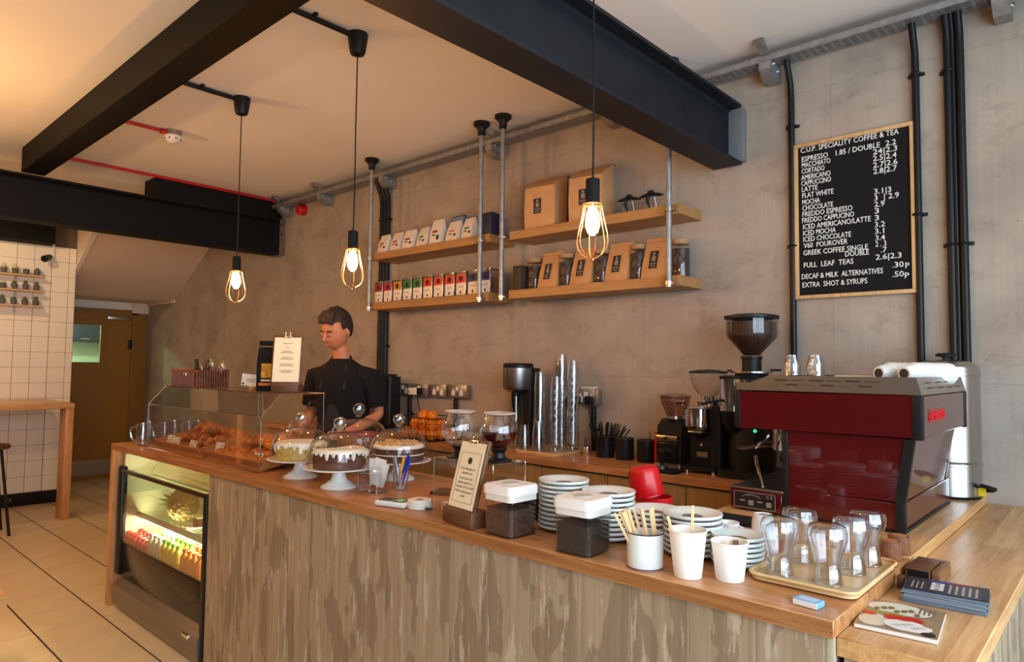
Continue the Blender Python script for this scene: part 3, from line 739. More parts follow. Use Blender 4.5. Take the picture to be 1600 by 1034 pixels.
def jar(label, loc, h=.185):
    t = thing('bean_jar', label, 'jar', loc, 0, 'glass coffee bean jars')
    part('glass_body', B().lathe([(0,0),(.05,0),(.052,.006),(.052,h-.01),(.046,h),(.046,h+.008)], 24), GLASS, t)
    part('coffee_beans', B().lathe([(0,.004),(.0485,.004),(.0485,h-.03),(0,h-.026)], 20), BEANS, t)
    part('lid', B().lathe([(0,h-.005),(.044,h-.005),(.047,h+.009),(.047,h+.02),(0,h+.021)], 24), mat('cork_lid', lin(170,130,90), .7), t)
    return t
j0 = jar('glass bean jar at the far left of the lower right shelf', (-2.845, -.135, ZL+.0005))
clone(j0, (-2.785, -.070, ZL+.0005), 0, 'glass bean jar half hidden behind the leftmost kraft pouch')
clone(j0, (-2.572, -.150, ZL+.0005), 0, 'glass bean jar between the first and second kraft pouches')
clone(j0, (-2.305, -.150, ZL+.0005), 0, 'glass bean jar between the second and third kraft pouches')
clone(j0, (-2.062, -.145, ZL+.0005), 0, 'glass bean jar between the third and fourth kraft pouches')
clone(j0, (-1.80, -.14, ZL+.0005), 0, 'glass bean jar with cork lid at the far right behind the pole')
# two small dark winged ornaments
def ornament(label, loc, rz):
    t = thing('winged_ornament', label, 'ornament', loc, rz, 'winged ornaments')
    w = B().tube([(-.075,0,.088),(-.05,0,.092),(0,0,.10),(.05,0,.092),(.075,0,.088)], [.002,.009,.013,.009,.002], 6)
    part('wings', w, BLACK, t)
    part('body', B().ell((0,0,.108), (.020,.028,.014), 10, 8), BLACK, t)
    part('stem', B().tube([(-.012,0,.10),(-.024,0,.075),(-.02,0,.05),(-.012,0,.035),(-.014,0,.0035)], [.009,.010,.009,.006,.004], 8), BLACK, t)
    for s, y in ((.025,-.03),(.025,.03),(-.05,.02)): part('wire_leg', B().tube([(s*.5,y*.3,.1),(s,y,.002)], .0014, 5), STEEL, t)
ornament('small black winged ornament, left of the two on the upper right shelf', (-2.115, -.16, ZU), .2)
ornament('small black winged ornament, right of the two on the upper right shelf', (-1.97, -.16, ZU), .2)

# ================================================================== pendant lamps
BULB = emission('bulb_glow', (1,.41,.10,1), 380)
FIL = emission('filament_glow', (1,.62,.26,1), 420)
def pendant(label, x, y, rose_z=CEIL_Z):
    t = thing('pendant_lamp', label, 'lamp', (x, y, 1.87), 0, 'caged pendant lamps')
    top = rose_z-1.87
    part('ceiling_rose', B().lathe([(.012,top-.108),(.034,top-.105),(.040,top-.09),(.050,top-.02),(.050,top-.0005),(0,top-.0005)], 24), BLACK, t)
    part('cord', B().tube([(0,0,.285),(.002,.001,.5),(0,0,.8),(.001,0,top-.1)], .0035, 6), BLACK, t)
    part('socket', B().lathe([(0,.200),(.0235,.200),(.0245,.205),(.0245,.285),(.006,.292),(0,.292)], 20), BLACKM, t)
    cg = part('cage', B().tube([(.033*math.cos(a),.033*math.sin(a),.197) for a in [2*PI*k/20 for k in range(20)]], .0022, 6, True), BRASS, t)
    prof = [(.033,.197),(.038,.165),(.047,.125),(.055,.09),(.057,.065),(.052,.042),(.038,.022),(.018,.010),(0,.006)]
    for k in range(6):
        a = 2*PI*k/6+.3
        part('cage_wire', B().tube([(r*math.cos(a), r*math.sin(a), z) for r, z in prof], .0021, 6), BRASS, cg)
    part('finial', B().ell((0,0,.003), (.006,.006,.006), 8, 6), BRASS, cg)
    bu = part('bulb', B().lathe([(.011,.197),(.012,.188),(.021,.165),(.025,.14),(.024,.118),(.017,.098),(.007,.089),(0,.088)], 16), BULB, t, 'glowing amber bulb')
    part('screw_cap', B().cyl((0,0,.185), .0125, .016, 14), STEEL, t)
    return t
pendant('caged pendant lamp farthest left, above the pastry display case', -4.04, -1.55)
pendant('caged pendant lamp in the middle, above the cake stands', -2.81, -1.55)
pendant('caged pendant lamp nearest the camera, in front of the kraft bags', -1.372, -1.55)
def cond(label, x):
    t = thing('ceiling_conduit', label, 'conduit', (x, -2.06, CEIL_Z-.018), 0)
    part('pipe', B().cyl((0,0,0), .0135, .47, 10, 'y'), BLACK, t)
    part('saddle_clip', B().box(-.034,.034,.25,.268,.006,.017,.002), BLACK, t)
cond('black ceiling conduit from the long beam to the leftmost pendant', -4.04)
cond('black ceiling conduit from the long beam to the middle pendant', -2.81)
# ================================================================== menu board
mb = thing('menu_board', 'black letter board menu in a pale wooden frame on the wall', 'menu board', (-1.231, -.004, 1.85))
BW, BH = .531, .778
FRW = wood('board_frame', lin(196,150,96), lin(214,172,118), lin(226,188,136), 'z', staves=False)
part('felt_panel', B().box(.012, BW-.012, -.014, 0, .012, BH-.012), BLACKM, mb)
part('frame_rail', B().box(0, BW, -.026, -.001, 0, .018, .002), FRW, mb)
part('frame_rail', B().box(0, BW, -.026, -.001, BH-.018, BH, .002), FRW, mb)
part('frame_stile', B().box(0, .018, -.026, -.001, .0185, BH-.0185, .002), FRW, mb)
part('frame_stile', B().box(BW-.018, BW, -.026, -.001, .0185, BH-.0185, .002), FRW, mb)
rows = [(165,'C.U.P. SPECIALITY COFFEE & TEA',90,655),(215,'ESPRESSO',97,257),(215,'1.85 / DOUBLE',303,553),(215,'2.2',584,640),(248,'MACCHIATO',97,271),(248,'24|2.3',515,645),
 (282,'CORTADO',95,235),(282,'2.5|2.4',515,641),(317,'AMERICANO',92,271),(317,'2.7|2.6',515,645),(350,'CAPPUCCINO',92,273),(350,'2.8|2.7',515,641),(383,'LATTE',95,192),
 (418,'FLAT WHITE',97,287),(455,'MOCHA',97,205),(455,'3.1|3',518,610),(488,'CHOCOLATE',97,283),(488,'3  | 2.9',518,650),(522,'FREDDO ESPRESSO',97,395),(522,'2.9',518,572),
 (556,'FREDDO CAPPUCINO',95,404),(556,'3',518,542),(592,'ICED AMERICANO/LATTE',100,496),(592,'3',518,542),(627,'ICED MOCHA',100,297),(627,'3.2',518,573),(661,'ICED CHOCOLATE',100,385),(661,'3.1',518,568),
 (696,'V60  POUROVER',102,364),(696,'3.4',520,572),(736,'GREEK COFFEE SINGLE',100,478),(728,'2 . 3',520,578),(764,'DOUBLE',350,484),(760,'.7',548,580),(804,'FULL  LEAF  TEAS',102,396),(795,'2.6|2.3',520,657),
 (866,'DECAF & MILK  ALTERNATIVES',88,558),(842,'.30',608,667),(850,'P',676,697),(912,'EXTRA  SHOT & SYRUPS',92,472),(890,'.50',608,667),(900,'P',672,695)]
for yc, s, xa, xb in rows:
    me = text_mesh('letter_row', s, .036, LETTER, extrude=.0012)
    xs_ = [v.co.x for v in me.vertices]; w = max(xs_)-min(xs_); x0 = min(xs_)
    tw = (xb-xa)/685*BW
    me.transform(Matrix.Diagonal((tw/w,1,1,1)) @ Matrix.Translation((-x0,0,0)))
    o = link('letter_row', me, mb, ((xa-50)/685*BW, -.0155, BH-(yc-130)/860*BH-.0125), (PI/2,0,0))

# ================================================================== sockets and plugs
MBOX = mat('socket_steel', (.42,.40,.37,1), .4, .9)
def socket(label, x, z, w=.16, h=.09):
    t = thing('wall_socket', label, 'socket', (x, 0, z), 0, 'metal double sockets')
    part('back_box', B().box(-w/2, w/2, -.045, -.001, 0, h, .004), MBOX, t)
    part('face_plate', B().box(-w/2-.003, w/2+.003, -.049, -.0455, -.002, h+.002, .001), MBOX, t)
    for sx in (-.042, .042): part('outlet', B().box(sx-.018, sx+.018, -.052, -.0492, .012, .05, .002).box(sx-.006,sx+.006,-.052,-.0492,.05,.066), WHITE, t)
    part('switch', B().box(-.014, .014, -.055, -.0492, .045, .078, .002), WHITE, t)
    return t
socket('double socket farthest left on the wall, with a black plug', -4.290, 1.268, .165)
socket('double socket second from the left, with a white adaptor', -4.085, 1.268, .19)
socket('third double socket from the left, unused and above the oranges', -3.868, 1.27, .17)
socket('fourth double socket from the left, unused and beside the glass globes', -3.655, 1.272, .19)
socket('double socket on the wall above the black cups', -2.495, 1.275, .175)
def plug(label, x, z, pts):
    t = thing('power_plug', label, 'plug', (x, -.0535, z))
    part('plug_body', B().box(-.026,.026,-.032,0,-.026,.026,.006), BLACK, t)
    part('cable', B().tube(pts, .0045, 6), BLACK, t)
plug('black plug with cable in the leftmost socket', -4.345, 1.300, [(0,-.018,-.024),(-.005,-.022,-.12),(-.02,-.02,-.20),(-.06,-.01,-.30)])
plug('black plug in the white adaptor of the second socket', -4.05, 1.305, [(0,-.034,-.02),(.01,-.045,-.08),(.05,-.05,-.16),(.13,-.04,-.23),(.19,-.03,-.28)])
plug('left black plug in the socket above the black cups', -2.555, 1.30, [(0,-.02,-.022),(-.01,-.02,-.08),(-.06,-.015,-.17),(-.08,-.015,-.22),(-.05,-.03,-.272),(-.01,-.04,-.292),(.03,-.03,-.30)])
plug('right black plug in the socket above the black cups', -2.455, 1.30, [(0,-.02,-.022),(.01,-.02,-.10),(.03,-.03,-.18),(.06,-.03,-.24)])
ad = thing('plug_adaptor', 'white plug adaptor pushed into the second socket', 'adaptor', (-4.10, -.0535, 1.275))
part('adaptor_body', B().box(-.085,.02,-.03,0,0,.055,.006), WHITE, ad)
part('indicator', B().box(-.07,-.06,-.032,-.0302,.02,.03), mat('neon', lin(200,60,30), .4), ad)
nb = thing('white_box', 'small white box on top of the socket above the black cups', 'box', (-2.49, -.02, 1.3675)); 
part('box_body', B().box(-.05,.05,-.02,.018,0,.016,.003), WHITE, nb)
part('lid_seam', B().box(-.0505,.0505,-.0205,.0185,.008,.009), mat('seam_grey', lin(160,160,155), .6), nb)
for i, (x, z0, lab) in enumerate(((-4.232, HC, 'vertical black conduit below the leftmost socket'), (-3.70, HC, 'vertical black conduit below the fourth socket'), (-2.455, HC, 'vertical black conduit below the socket above the black cups'))):
    t = thing('drop_conduit', lab, 'conduit', (x, -.022, z0+.0005))
    part('pipe', B().cyl((0,0,0), .016, .27, 10), BLACK, t)
    part('saddle_clip', B().box(-.034,.034,.012,.021,.12,.136,.002), BLACK, t)
# ================================================================== left wall: cactus shelves, camera, table, stool
CT = mat('concrete_pot', lin(92,88,82), .8); CAC = mat('cactus_green', lin(70,92,46), .7, bump=.8, bscale=120); CACP = mat('cactus_pale', lin(196,186,150), .8, bump=.8, bscale=120)
SOILC = mat('soil', lin(60,46,34), .9)
PINEW = wood('pale_shelf', lin(200,150,90), lin(216,170,112), lin(228,186,130), 'y', staves=False)
rowname = ['top','middle','bottom']
for r in range(3):
    z = 2.405-.160*r
    s = thing('cactus_shelf', f'{rowname[r]} narrow wooden shelf of cactus pots on the tiled wall', 'shelf', (-8.59, -1.53, z), 0, 'cactus shelves')
    part('board', B().box(.002, .11, -.62, 0, -.014, 0, .001, seg=1), PINEW, s)
    for yy in (-.23, -.55): part('bracket', B().box(.001, .014, yy-.008, yy+.008, -.075, -.0145).box(.014,.09,yy-.008,yy+.008,-.019,-.0145), GALV, s)
    for k in range(6):
        y = -1.585-.0965*k
        t = thing('cactus_pot', f'small grey cactus pot, {ORD[k]} from the right on the {rowname[r]} shelf', 'plant', (-8.53, y, z+.0005), 0, 'potted cacti on the tiled wall')
        part('pot', B().lathe([(0,0),(.022,0),(.031,.055),(.031,.058),(.027,.058),(.026,.052)], 12), CT, t)
        part('soil', B().lathe([(0,.05),(.0265,.052)], 12), SOILC, t)
        hgt = (.028,.014,.05,.05,.04,.03)[(k+r) % 6] if r == 0 else (.03,.04,.045,.035,.03,.04)[(k+r) % 6]
        part('cactus', B().ell((0,0,.05+hgt*.55), (.019,.019,hgt*.62), 10, 8), CACP if (k >= 2 and r == 0) or (r == 1 and k == 3) else CAC, t)
cc = thing('security_camera', 'small black bullet security camera on the tiled wall', 'camera', (-8.59, -1.445, 2.60))
M = Matrix.Rotation(math.radians(-38),4,'Z') @ Matrix.Rotation(math.radians(18),4,'Y')
part('mount', B().tube([(0,0,-.02),(.03,0,-.02),(.05,-.02,.0)], .011, 8), WHITE, cc)
part('body', B().lathe([(0,-.05),(.03,-.05),(.036,.06),(.03,.062),(.028,.05),(0,.05)], 18, M=Matrix.Translation((.08,-.06,.005)) @ M @ Matrix.Rotation(PI/2,4,'Y')), BLACK, cc)
part('lens', B().lathe([(0,.0505),(.018,.0505),(.016,.056),(0,.058)], 14, M=Matrix.Translation((.08,-.06,.005)) @ M @ Matrix.Rotation(PI/2,4,'Y')), BLACKG, cc)
cx = thing('white_conduit', 'thin white conduit on the tiled wall above the security camera', 'conduit', (-8.43, -1.437, 2.60))
part('pipe', B().cyl((0,0,0), .011, .3, 8), WHITE, cx)
part('clip', B().box(-.145,.012,-.01,.01,.02,.034), WHITE, cx)
cx.location.x = -8.575; 
tb = thing('bar_table', 'tall wooden bar table against the tiled wall', 'table', (-7.63, -1.45, 0))
part('table_top', B().box(-.95, .105, -2.6, .0, 1.055, 1.105, .003), OAKY, tb)
part('leg', B().box(-.10, .10, -.07, -.004, 0.001, 1.0545, .003), OAKZ, tb)
part('leg', B().box(-.10, .10, -2.58, -2.51, 0.001, 1.0545, .003), OAKZ, tb)
stl = thing('bar_stool', 'black metal bar stool beside the tall wooden table', 'stool', (-7.33, -2.15, 0))
part('seat', B().lathe([(0,.74),(.16,.74),(.17,.75),(.16,.775),(0,.77)], 24), DARKW, stl)
for k in range(4):
    a = PI/4+PI/2*k; part('leg', B().tube([(.12*math.cos(a),.12*math.sin(a),.74),(.22*math.cos(a),.22*math.sin(a),.001)], .012, 8), BLACK, stl)
part('foot_ring', B().tube([(.185*math.cos(a),.185*math.sin(a),.28) for a in [2*PI*k/24 for k in range(24)]], .009, 6, True), BLACK, stl)
bn = thing('wooden_bench', 'corner of a pale wooden bench at the left edge', 'bench', (-3.765, -2.685, 0))
part('seat', B().box(-.65, .0, -1.3, .0, .40, .445, .003), OAKY, bn)
for xx in (-.6, -.06): 
    for yy in (-1.2, -.12): part('leg', B().box(xx, xx+.05, yy, yy+.05, .001, .3995), OAKZ, bn)

# ================================================================== on the front counter
# --- acrylic pastry case
pc = thing('pastry_case', 'clear acrylic display case over the pastry trays', 'display case', (-4.39, -1.90, HC))
L, T = 1.39, .004
pts = [(0,0),(0,.262),(.095,.364),(.33,.364),(.33,0)]
part('front_panel', B().box(0, L, 0, T, .002, .262), ACRYL, pc)
part('slope_panel', B().prism([(0,.262),(.095,.364),(.095,.360),(.003,.262)], 'x', 0, L), ACRYL, pc)
part('top_panel', B().box(0, L, .095, .33, .360, .364), ACRYL, pc)
part('side_panel', B().prism(pts, 'x', 0, T), ACRYL, pc)
part('side_panel', B().prism(pts, 'x', L-T, L), ACRYL, pc)
eg = B()
for x in (0, L):
    for (a, c) in zip(pts, pts[1:]): eg.tube([(x,a[0],a[1]),(x,c[0],c[1])], .0022, 4)
for (y, z) in pts[1:4]: eg.tube([(0,y,z),(L,y,z)], .0022, 4)
eg.tube([(0,0,.002),(L,0,.002)], .0022, 4)
eg.tube([(.72,.33,.002),(.72,.33,.364)], .0022, 4)
part('polished_edges', eg, glass('acrylic_edge_glass', (.80,.78,.70,1), 1.5, 1.6, .1, .18), pc)
# --- two wooden pastry trays
PT = wood('pastry_tray', lin(176,104,50), lin(202,132,70), lin(218,152,90), 'x', staves=False, rough=.45)
TILT = math.radians(11)
def on_tray(x, y, z):                                       # a spot on the tilted tray bed
    v = Matrix.Rotation(TILT,4,'X') @ Vector((0, y+1.865, z-HC)); return (x, -1.865+v.y, HC+v.z)
def ptray(label, loc, w, d):
    t = thing('pastry_tray', label, 'tray', loc); t.rotation_euler = (TILT,0,0)
    part('rear_prop', B().box(.03, w-.03, d-.03, d-.018, -.042, -.0005), PT, t)
    part('base', B().box(0, w, 0, d, 0, .012, .002), PT, t)
    part('front_rim', B().prism([(0,0),(-.02,.055),(-.012,.058),(.01,.012)], 'x', -.004, w+.004), PT, t)
    part('back_rim', B().prism([(d,0),(d+.012,.075),(d+.004,.078),(d-.01,.012)], 'x', -.004, w+.004), PT, t)
    part('side_rim', B().prism([(0,0),(-.02,.055),(-.012,.058),(.01,.012)], 'y', 0, d), PT, t)
    part('side_rim', B().prism([(w,0),(w+.02,.055),(w+.012,.058),(w-.01,.012)], 'y', 0, d), PT, t)
    return t
ptray('wooden pastry tray in the left half of the display case', (-4.30, -1.865, HC+.0005), .60, .27)
ptray('wooden pastry tray in the right half of the display case', (-3.63, -1.865, HC+.0005), .58, .27)
CRO = mat('croissant', lin(190,104,36), .45, var=.35, vscale=38, bump=.5, bscale=60)
PAS = mat('pastry_gold', lin(206,120,40), .5, var=.3, vscale=30, bump=.6, bscale=50)
def croissant(label, loc, rz, s=1):
    t = thing('croissant', label, 'pastry', loc, rz, 'croissants in the left tray'); t.rotation_euler = (TILT,0,rz)
    path = [(.060*math.cos(a), .050*math.sin(a), .030-.008*abs(math.cos(a))) for a in [math.radians(-25)+math.radians(230)*k/18 for k in range(19)]]
    rr = [.004+.027*math.sin(PI*k/18)**.9 + (.0045 if k % 3 == 1 else -.002) for k in range(19)]
    part('crescent', B().tube([(x*s,y*s,z*s) for x,y,z in path], [r*s for r in rr], 10), CRO, t)
    for k in (4, 7, 10, 13):
        x, y, z = path[k]; n_ = Vector((x, y, 0)).normalized(); q = rr[k]
        part('ridge', B().tube([(Vector((x,y,z))+n_*q*math.cos(a)+Vector((0,0,1))*q*math.sin(a))*s for a in [PI*j/8 for j in range(9)]], .0045*s, 5), PAS, t)
zz = HC+.0125
for i, (x, y, r) in enumerate(((-4.17,-1.745,.3),(-3.985,-1.765,-.5),(-3.80,-1.74,.8),(-4.10,-1.645,2.4),(-3.90,-1.645,.2))):
    croissant(f'{ORD[i]} croissant in the left pastry tray, counted from the front left', on_tray(x, y, zz), r, .9)
for i, (x, y, r, z) in enumerate(((-3.91,-1.70,1.2,.058),(-4.07,-1.69,.4,.058))):
    croissant(f'{ORD[i]} croissant lying on top of the others in the left tray', on_tray(x, y, zz+z), r, .85)
def twist(label, loc, rz, n=5):
    t = thing('pastry_twist', label, 'pastry', loc, rz, 'golden pastries in the right tray'); t.rotation_euler = (TILT,0,rz)
    part('dough', B().box(-.075,.075,-.035,.035,0,.034,.014,seg=3), PAS, t)
    for k in range(4): part('fold', B().tube([(-.05+.033*k,-.036,.022),(-.045+.033*k,0,.040),(-.05+.033*k,.036,.022)], .009, 6), CRO, t)
for i in range(12):
    c = i % 4; r = i//4 % 3
    twist(f'{ORD[i]} golden pastry in the right tray, counted from the front left', on_tray(-3.50+.125*c-.015*r, -1.80+.085*r, zz), 1.2+.15*(i%3))
for i in range(3):
    twist(f'{ORD[i]} golden pastry stacked on top in the right tray', on_tray(-3.38+.12*i, -1.71+.03*(i%2), zz+.052), 1.0+.3*i)
def ticket(label, loc, rz, w=.075, h=.06, lines=True):
    t = thing('price_card', label, 'card', loc, rz, 'price cards in the pastry case')
    M = Matrix.Rotation(math.radians(-14),4,'X')
    part('card', B().box(-w/2,w/2,-.001,.001,0,h, M=M), PAPERW, t)
    part('print_dot', B().cyl((w*.33,-.0018,h*.82), .005, .0008, 8, 'y').xf(M), INK, t)
    part('print_dot', B().cyl((-w*.33,-.0018,h*.18), .005, .0008, 8, 'y').xf(M), INK, t)
    part('print_line', B().box(-w*.28,w*.28,-.0016,-.0011,h*.52,h*.56).box(-w*.2,w*.2,-.0016,-.0011,h*.38,h*.42).xf(M), INK, t)
ticket('white price card at the left front of the left pastry tray', on_tray(-4.245,-1.825,zz), .1)
ticket('white price card second from the left in the left pastry tray', on_tray(-4.135,-1.835,zz), .1)
ticket('white price card at the right front of the left pastry tray', on_tray(-3.90,-1.838,zz), .05)
ticket('white price card at the left front of the right pastry tray', on_tray(-3.575,-1.838,zz), .05, .08, .075)
ticket('white price card at the right front of the right pastry tray', on_tray(-3.15,-1.838,zz), .05)
ticket('white price card at the back right of the right pastry tray', on_tray(-3.10,-1.62,zz), .3)

# --- on top of the case: wicker basket of sachets, clipboard, bag, card
TOP = HC+.3645
wb = thing('wicker_basket', 'brown wicker basket of foil sachets on the display case', 'basket', (-4.235, -1.665, TOP), 0)
WICK = mat('wicker', lin(120,62,28), .5, var=.3, vscale=40)
w2, d2, h2 = .165, .10, .095
part('weave_core', B().box(-w2+.006,w2-.006,-d2+.006,-d2+.012,.004,h2).box(-w2+.006,w2-.006,d2-.012,d2-.006,.004,h2).box(-w2+.006,-w2+.012,-d2+.006,d2-.006,.004,h2).box(w2-.012,w2-.006,-d2+.006,d2-.006,.004,h2).box(-w2+.006,w2-.006,-d2+.006,d2-.006,.0,.006), WICK, wb)
for z in [.006+.0098*k for k in range(10)]:
    part('weave_strand', B().tube([(-w2,-d2,z),(w2,-d2,z),(w2,d2,z),(-w2,d2,z)], .0046, 5, True), WICK, wb)
b = B()
for k in range(22): 
    x = -w2+.012+(2*w2-.024)*k/21; b.tube([(x,-d2-.004,.002),(x,-d2-.004,h2+.004)], .0032, 5)
for k in range(13):
    y = -d2+.012+(2*d2-.024)*k/12; b.tube([(w2+.004,y,.002),(w2+.004,y,h2+.004)], .0032, 5)
part('stakes', b, WICK, wb)
part('rim', B().tube([(-w2,-d2,h2+.004),(w2,-d2,h2+.004),(w2,d2,h2+.004),(-w2,d2,h2+.004)], .008, 8, True), WICK, wb)
part('clasp', B().box(.03,.07,-d2-.014,-d2-.008,h2-.03,h2-.008,.003), mat('brass', (.75,.52,.24,1), .3, 1), wb)
FOIL = mat('foil', (.75,.72,.68,1), .28, .9, bump=.5, bscale=60); FOILK = mat('foil_black', (.03,.026,.024,1), .4)
for i in range(9):
    m_ = FOIL if i % 3 else FOILK
    t = thing('foil_sachet', f'{ORD[i]} foil sachet sticking out of the wicker basket, from the left', 'sachet', (-4.235-.02+.02*i*.9, -1.68+.03*(i%3), TOP+.072), 0, 'foil sachets in the basket')
    M = Matrix.Rotation(math.radians(-40+11*i),4,'Y') @ Matrix.Rotation(math.radians(20*(i%2)-8),4,'X')
    part('sachet_body', B().box(-.024,.024,-.006,.006,0,.085,.005, M=M), m_, t)
    part('crimped_end', B().box(-.028,.028,-.0012,.0012,.0855,.10, M=M), m_, t)
def clipboard(name, label, loc, rz, w, h, thick, lean, base_w):
    t = thing('clipboard_stand', label, 'sign', loc, rz)
    M = Matrix.Translation((0,-.018,.045)) @ Matrix.Rotation(math.radians(-lean),4,'X')
    part('base_block', B().box(-base_w/2,base_w/2,-.03,.04,0,.05,.002), DARKW, t)
    part('rear_foot', B().box(base_w/2-.012,base_w/2,.0405,.085,0,.04,.002), DARKW, t)
    bd = part('board', B().box(-w/2,w/2,-.0,thick,-.01,h,.003, M=M), DARKW, t)
    ppr = part('paper', B().box(-w/2+.008,w/2-.008,-.0018,-.0006,.008,h-.012, M=M), PAPER, t)
    cl = part('clip', B().box(-.022,.022,-.006,-.002,h-.014,h-.004,.001, M=M).tube([M @ Vector((-.012,-.004,h-.006)), M @ Vector((-.012,-.004,h+.016)), M @ Vector((-.002,-.004,h+.006))], .0024, 6).tube([M @ Vector((.012,-.004,h-.006)), M @ Vector((.012,-.004,h+.016)), M @ Vector((.002,-.004,h+.006))], .0024, 6), mat('clip_metal', (.8,.72,.55,1), .2, 1), t)
    return t, M, ppr
t, M, ppr = clipboard('c', 'walnut clipboard with a cream menu sheet, standing on the display case', (-3.205, -1.665, TOP+.0005), .80, .150, .250, .010, 9, .135)
for z, ws in ((.205,.05),(.185,.018),(.165,.04),(.157,.066),(.132,.05),(.124,.066),(.098,.062),(.090,.07),(.064,.066),(.056,.05)):
    part('print_line', B().box(-ws/2,ws/2,-.0026,-.0019,z,z+.0028, M=M), mat('ink_soft', lin(120,96,66), .8), ppr)
t, M, ppr = clipboard('c', 'walnut clipboard sign about food allergies on the front counter', (-1.603, -1.925, HC+.0005), -.15, .150, .232, .014, 15, .160)
for s, z in (('Food allergies or',.130),('intolerances',.116),('if you have any,',.099),('please speak to a',.085),('member of our staff',.071),('before placing your',.057),('order',.043)):
    me = text_mesh('print_text', s, .0125, INK, 'CENTER', sx=.95)
    me.transform(M @ Matrix.Translation((0,-.0024,z)) @ Matrix.Rotation(PI/2,4,'X')); link('print_text', me, ppr)
for a in ((-.054,-.0532,.026,.186),(.0532,.054,.026,.186),(-.054,.054,.026,.0268),(-.054,.054,.1852,.186)):
    part('print_border', B().box(a[0],a[1],-.0025,-.0019,a[2],a[3], M=M), INK, ppr)
part('print_emblem', B().cyl((0,-.0019,.160), .0115, .0008, 20, 'y').xf(M @ Matrix.Translation((0,-.0002,0))), INK, ppr)
cb_ = thing('coffee_bag', 'tall black coffee bag with an orange picture behind the menu clipboard', 'bag', (-3.36, -1.655, TOP+.0005), .75)
part('bag', B().prism([(-.035,0),(.035,0),(.03,.15),(.006,.235),(.004,.265),(-.004,.265),(-.006,.235),(-.033,.15)], 'x', -.075, .075), BLACKM, cb_)
part('picture', B().quad((-.05,-.0375,.07),(.06,-.0375,.07),(.06,-.035,.145),(-.05,-.035,.145)), mat('orange_picture', lin(226,150,40), .5, var=.5, vscale=40), cb_)
part('print_line', B().box(-.05,.06,-.0385,-.0370,.052,.062), mat('print_cream', lin(210,196,160), .6), cb_)
part('print_band', B().box(-.062,.062,-.0385,-.0365,.030,.044), mat('print_orange', lin(220,110,30), .6), cb_)
part('seal', B().box(-.074,.074,-.0092,-.0070,.232,.238), mat('seal_gold', (.6,.45,.2,1), .3, 1), cb_)
wc = thing('name_card', 'small white card on a wooden holder on the display case', 'card', (-3.58, -1.67, TOP+.0005), .6)
part('holder', B().box(.0,.03,-.014,.014,0,.02,.004), OAKZ, wc)
part('card', B().box(-.055,.045,-.001,.001,.0205,.085, M=Matrix.Rotation(math.radians(6),4,'Y')), PAPERW, wc)
part('print_dot', B().cyl((-.04,-.0022,.035), .006, .001, 10, 'y'), INK, wc)
part('print_line', B().box(-.02,.03,-.0020,-.0012,.055,.058).box(-.02,.03,-.0020,-.0012,.045,.048), mat('ink_soft', lin(120,96,66), .8), wc)

# --- mason jar mugs at the far left
def masonmug(label, loc, rz):
    t = thing('jar_mug', label, 'mug', loc, rz, 'glass jar mugs by the pastry case')
    part('glass_body', B().lathe([(0,.002),(.032,.002),(.036,.008),(.037,.10),(.034,.118),(.036,.135),(.0335,.135),(.0315,.118),(.0345,.10),(.033,.012),(0,.010)], 20), GLASSD, t)
    part('handle', B().tube([(-.034,0,.112),(-.062,0,.112),(-.072,0,.095),(-.066,0,.05),(-.05,0,.03),(-.035,0,.03)], .007, 8), GLASSD, t)
    part('screw_thread', B().tube([(.037*math.cos(a),.037*math.sin(a),.124) for a in [2*PI*k/20 for k in range(20)]], .0016, 5, True), GLASSD, t)
    part('foot_ring', B().lathe([(0,0),(.034,0),(.035,.0018),(0,.0019)], 16), GLASSD, t)
    return t
m0 = masonmug('glass jar mug at the far left end of the counter, handle to the left', (-4.635, -1.80, HC+.0005), .4)
for i, (x, y, r, l) in enumerate(((-4.505,-1.885,.9,'glass jar mug nearest the front corner of the display case'),(-4.60,-1.66,.3,'glass jar mug behind the one at the far left'),(-4.50,-1.76,.8,'glass jar mug in the middle of the group by the case'),(-4.50,-1.55,.2,'glass jar mug farthest back beside the display case'),(-4.45,-1.63,1.0,'glass jar mug against the left side of the display case'))):
    clone(m0, (x, y, HC+.0005), r, l)
# --- cake stands with glass domes
def cake_stand(label, loc, s=1, hgt=.086):
    t = thing('cake_stand', label, 'cake stand', loc, 0, 'white cake stands')
    part('foot', B().lathe([(0,0),(.074*s,0),(.075*s,.006),(.06*s,.014),(.034*s,.032),(.026*s,.055),(.028*s,hgt-.016),(.04*s,hgt-.012),(0,hgt-.011)], 32), CHINA, t)
    part('plate', B().lathe([(0,hgt-.011),(.12*s,hgt-.010),(.147*s,hgt-.004),(.149*s,hgt),(.145*s,hgt+.001),(.12*s,hgt-.003),(0,hgt-.003)], 40), CHINA, t)
    return t
def dome(label, loc, s=1):
    t = thing('glass_dome', label, 'dome', loc, 0, 'glass cake domes')
    prof = [(.135,0),(.137,.004),(.134,.05),(.128,.085),(.112,.112),(.085,.130),(.05,.140),(.02,.143),(0,.1435)]
    part('bell', B().lathe([(r*s,z*s) for r, z in prof], 36), GLASS, t)
    part('knob', B().lathe([(0,.1435),(.014,.146),(.011,.152),(.022,.160),(.028,.175),(.024,.192),(.012,.201),(0,.203)], 20), glass('knob_glass', (.86,.88,.86,1), 1.5, 1.5, .02, .06), t)
    return t
SPG = mat('sponge_yellow', lin(196,160,84), .8, var=.2, vscale=60, bump=.7, bscale=90)
CHOC = mat('choc_cake', lin(92,48,28), .75, var=.35, vscale=70, bump=.7, bscale=90)
CARR = mat('carrot_cake', lin(84,46,24), .75, var=.4, vscale=60, bump=.8, bscale=80)
FRUIT = mat('fruit_cake', lin(150,84,44), .7, var=.4, vscale=50, bump=.7, bscale=80)
